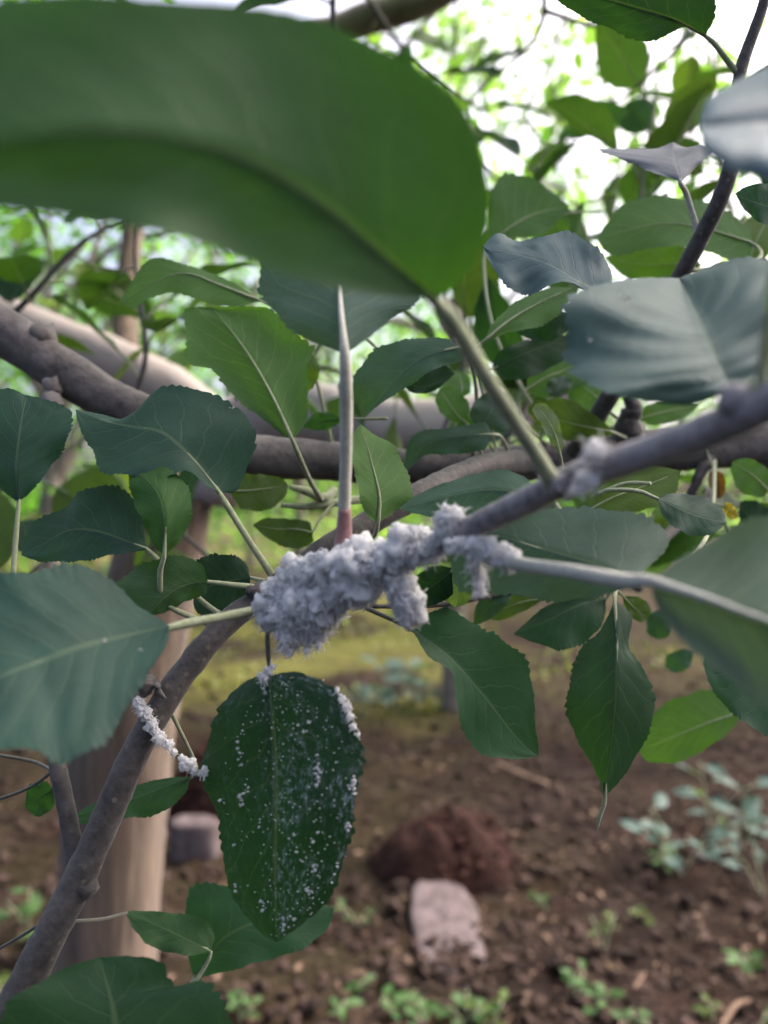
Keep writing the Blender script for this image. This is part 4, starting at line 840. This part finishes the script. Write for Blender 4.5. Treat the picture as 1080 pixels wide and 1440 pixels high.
M_WEED = leaf_material("weed_leaf", trans=.3)
def weed(x, y, n, L, col, label, h=.06, cat="weed", group="small weeds on the soil", flat=.5):
    c = np.array([x, y, ground_h(x, y)]); T = thing("weed", c, label, cat, group)
    mb = MB(); tips = []
    for k in range(max(1, n // 4)):
        a = random.random() * 6.28; tip = c + np.array([math.cos(a) * h * .7, math.sin(a) * h * .7, h * random.uniform(.7, 1.1)]); mb.tube([c - (0, 0, .01), (c + tip) / 2 + (0, 0, h * .1), tip], [.002, .0016, .001], 5, 8); tips.append((c, tip))
    mb.obj("stem", M_PET, c, T)
    for k in range(n):
        s0, s1 = tips[k % len(tips)]; q = s0 + (s1 - s0) * random.uniform(.35, 1.0); a = random.random() * 6.28
        dirv = np.array([math.cos(a), math.sin(a), random.uniform(-.2, .6)]); dirv /= np.linalg.norm(dirv); up = np.array([random.gauss(0, .25), random.gauss(-.25, .25), 1]); xx = np.cross(dirv, up); xx /= np.linalg.norm(xx); z = np.cross(xx, dirv)
        l = L * random.uniform(.6, 1.2); o = bpy.data.objects.new("leaf", random.choice(TEMPL)); COL.objects.link(o); o.parent = T
        m = Matrix(((xx[0], dirv[0], z[0]), (xx[1], dirv[1], z[1]), (xx[2], dirv[2], z[2]))).to_4x4() @ Matrix.Scale(l, 4); m.translation = Vector(q + dirv * l * .3 - c); o.matrix_local = m
        f = random.uniform(.8, 1.25); o.color = (col[0] * f, col[1] * f, col[2] * f, 1)
BLUE = (0.060, 0.105, 0.100)
for (px, py, n, L, h) in ((960, 1225, 12, .075, .17), (1040, 1190, 14, .08, .20), (1075, 1250, 8, .07, .16), (1000, 1160, 9, .08, .19)):
    g = gnd(px, py); weed(g[0], g[1], n, L, BLUE, "broad leaved blue green weed clump under the drooping leaves on bare soil", h, "weed", "blue green broad leaved weeds")
for (px, py, n, L, h) in ((590, 985, 12, .14, .22), (510, 1000, 10, .13, .16), (545, 960, 10, .15, .22)):
    g = gnd(px, py); weed(g[0], g[1], n, L, BLUE, "pale blue green weed in the mossy patch behind the wool", h, "weed", "far blue green weeds")
LG = (0.040, 0.095, 0.024)
for (px, py, n, L, h) in ((560, 1425, 12, .03, .06), (600, 1436, 14, .035, .05), (655, 1420, 16, .04, .06), (690, 1440, 12, .03, .05), (850, 1325, 9, .03, .07), (808, 1395, 9, .035, .05), (835, 1415, 8, .035, .05), (505, 1290, 8, .035, .07), (945, 1222, 10, .04, .05), (925, 1215, 8, .04, .05), (1005, 1400, 7, .03, .04), (1065, 1430, 9, .035, .05), (870, 1450, 8, .03, .05), (770, 1262, 6, .03, .04), (500, 1395, 6, .03, .05), (40, 1300, 10, .05, .08), (20, 1390, 9, .045, .08), (75, 1330, 8, .05, .07), (1060, 1345, 8, .04, .06), (335, 1430, 8, .03, .05), (470, 1440, 7, .03, .04), (905, 1290, 6, .03, .04)):
    g = gnd(px, py); weed(g[0], g[1], n, L, LG if random.random() < .7 else (0.065, 0.10, 0.02), "small bright green weed sprouting from the bare soil", h)
def stick(pts, r, label):
    q = [gnd(*p) for p in pts]; q = [np.array([a[0], a[1], ground_h(a[0], a[1]) + .012 + k * .006]) for k, a in enumerate(q)]
    mb = MB(); mb.tube(q, [r * .8, r, r, r * .6][:len(q)], 8, 22, .25, 50); o = mb.obj("stick", M_LITTER, q[0]); tag(o, label, "stick", "sticks on the soil")
stick([(1000, 1445), (1022, 1408), (1035, 1392), (1054, 1384)], .006, "bent pale brown stick lying on the soil among weeds")
stick([(892, 1382), (906, 1358)], .004, "short straight grey stick lying on the bare soil")
stick([(700, 1078), (735, 1090), (770, 1100)], .012, "reddish stick lying on soil behind the heap")
g = gnd(985, 1210); mb = MB(); lump(mb, (g[0], g[1], ground_h(g[0], g[1]) + .02), .024, .7, .4, 2, 4.0); o = mb.obj("pebble", M_STONE, (g[0], g[1], 0)); tag(o, "small creamy pebble beside the blue green weeds", "pebble")
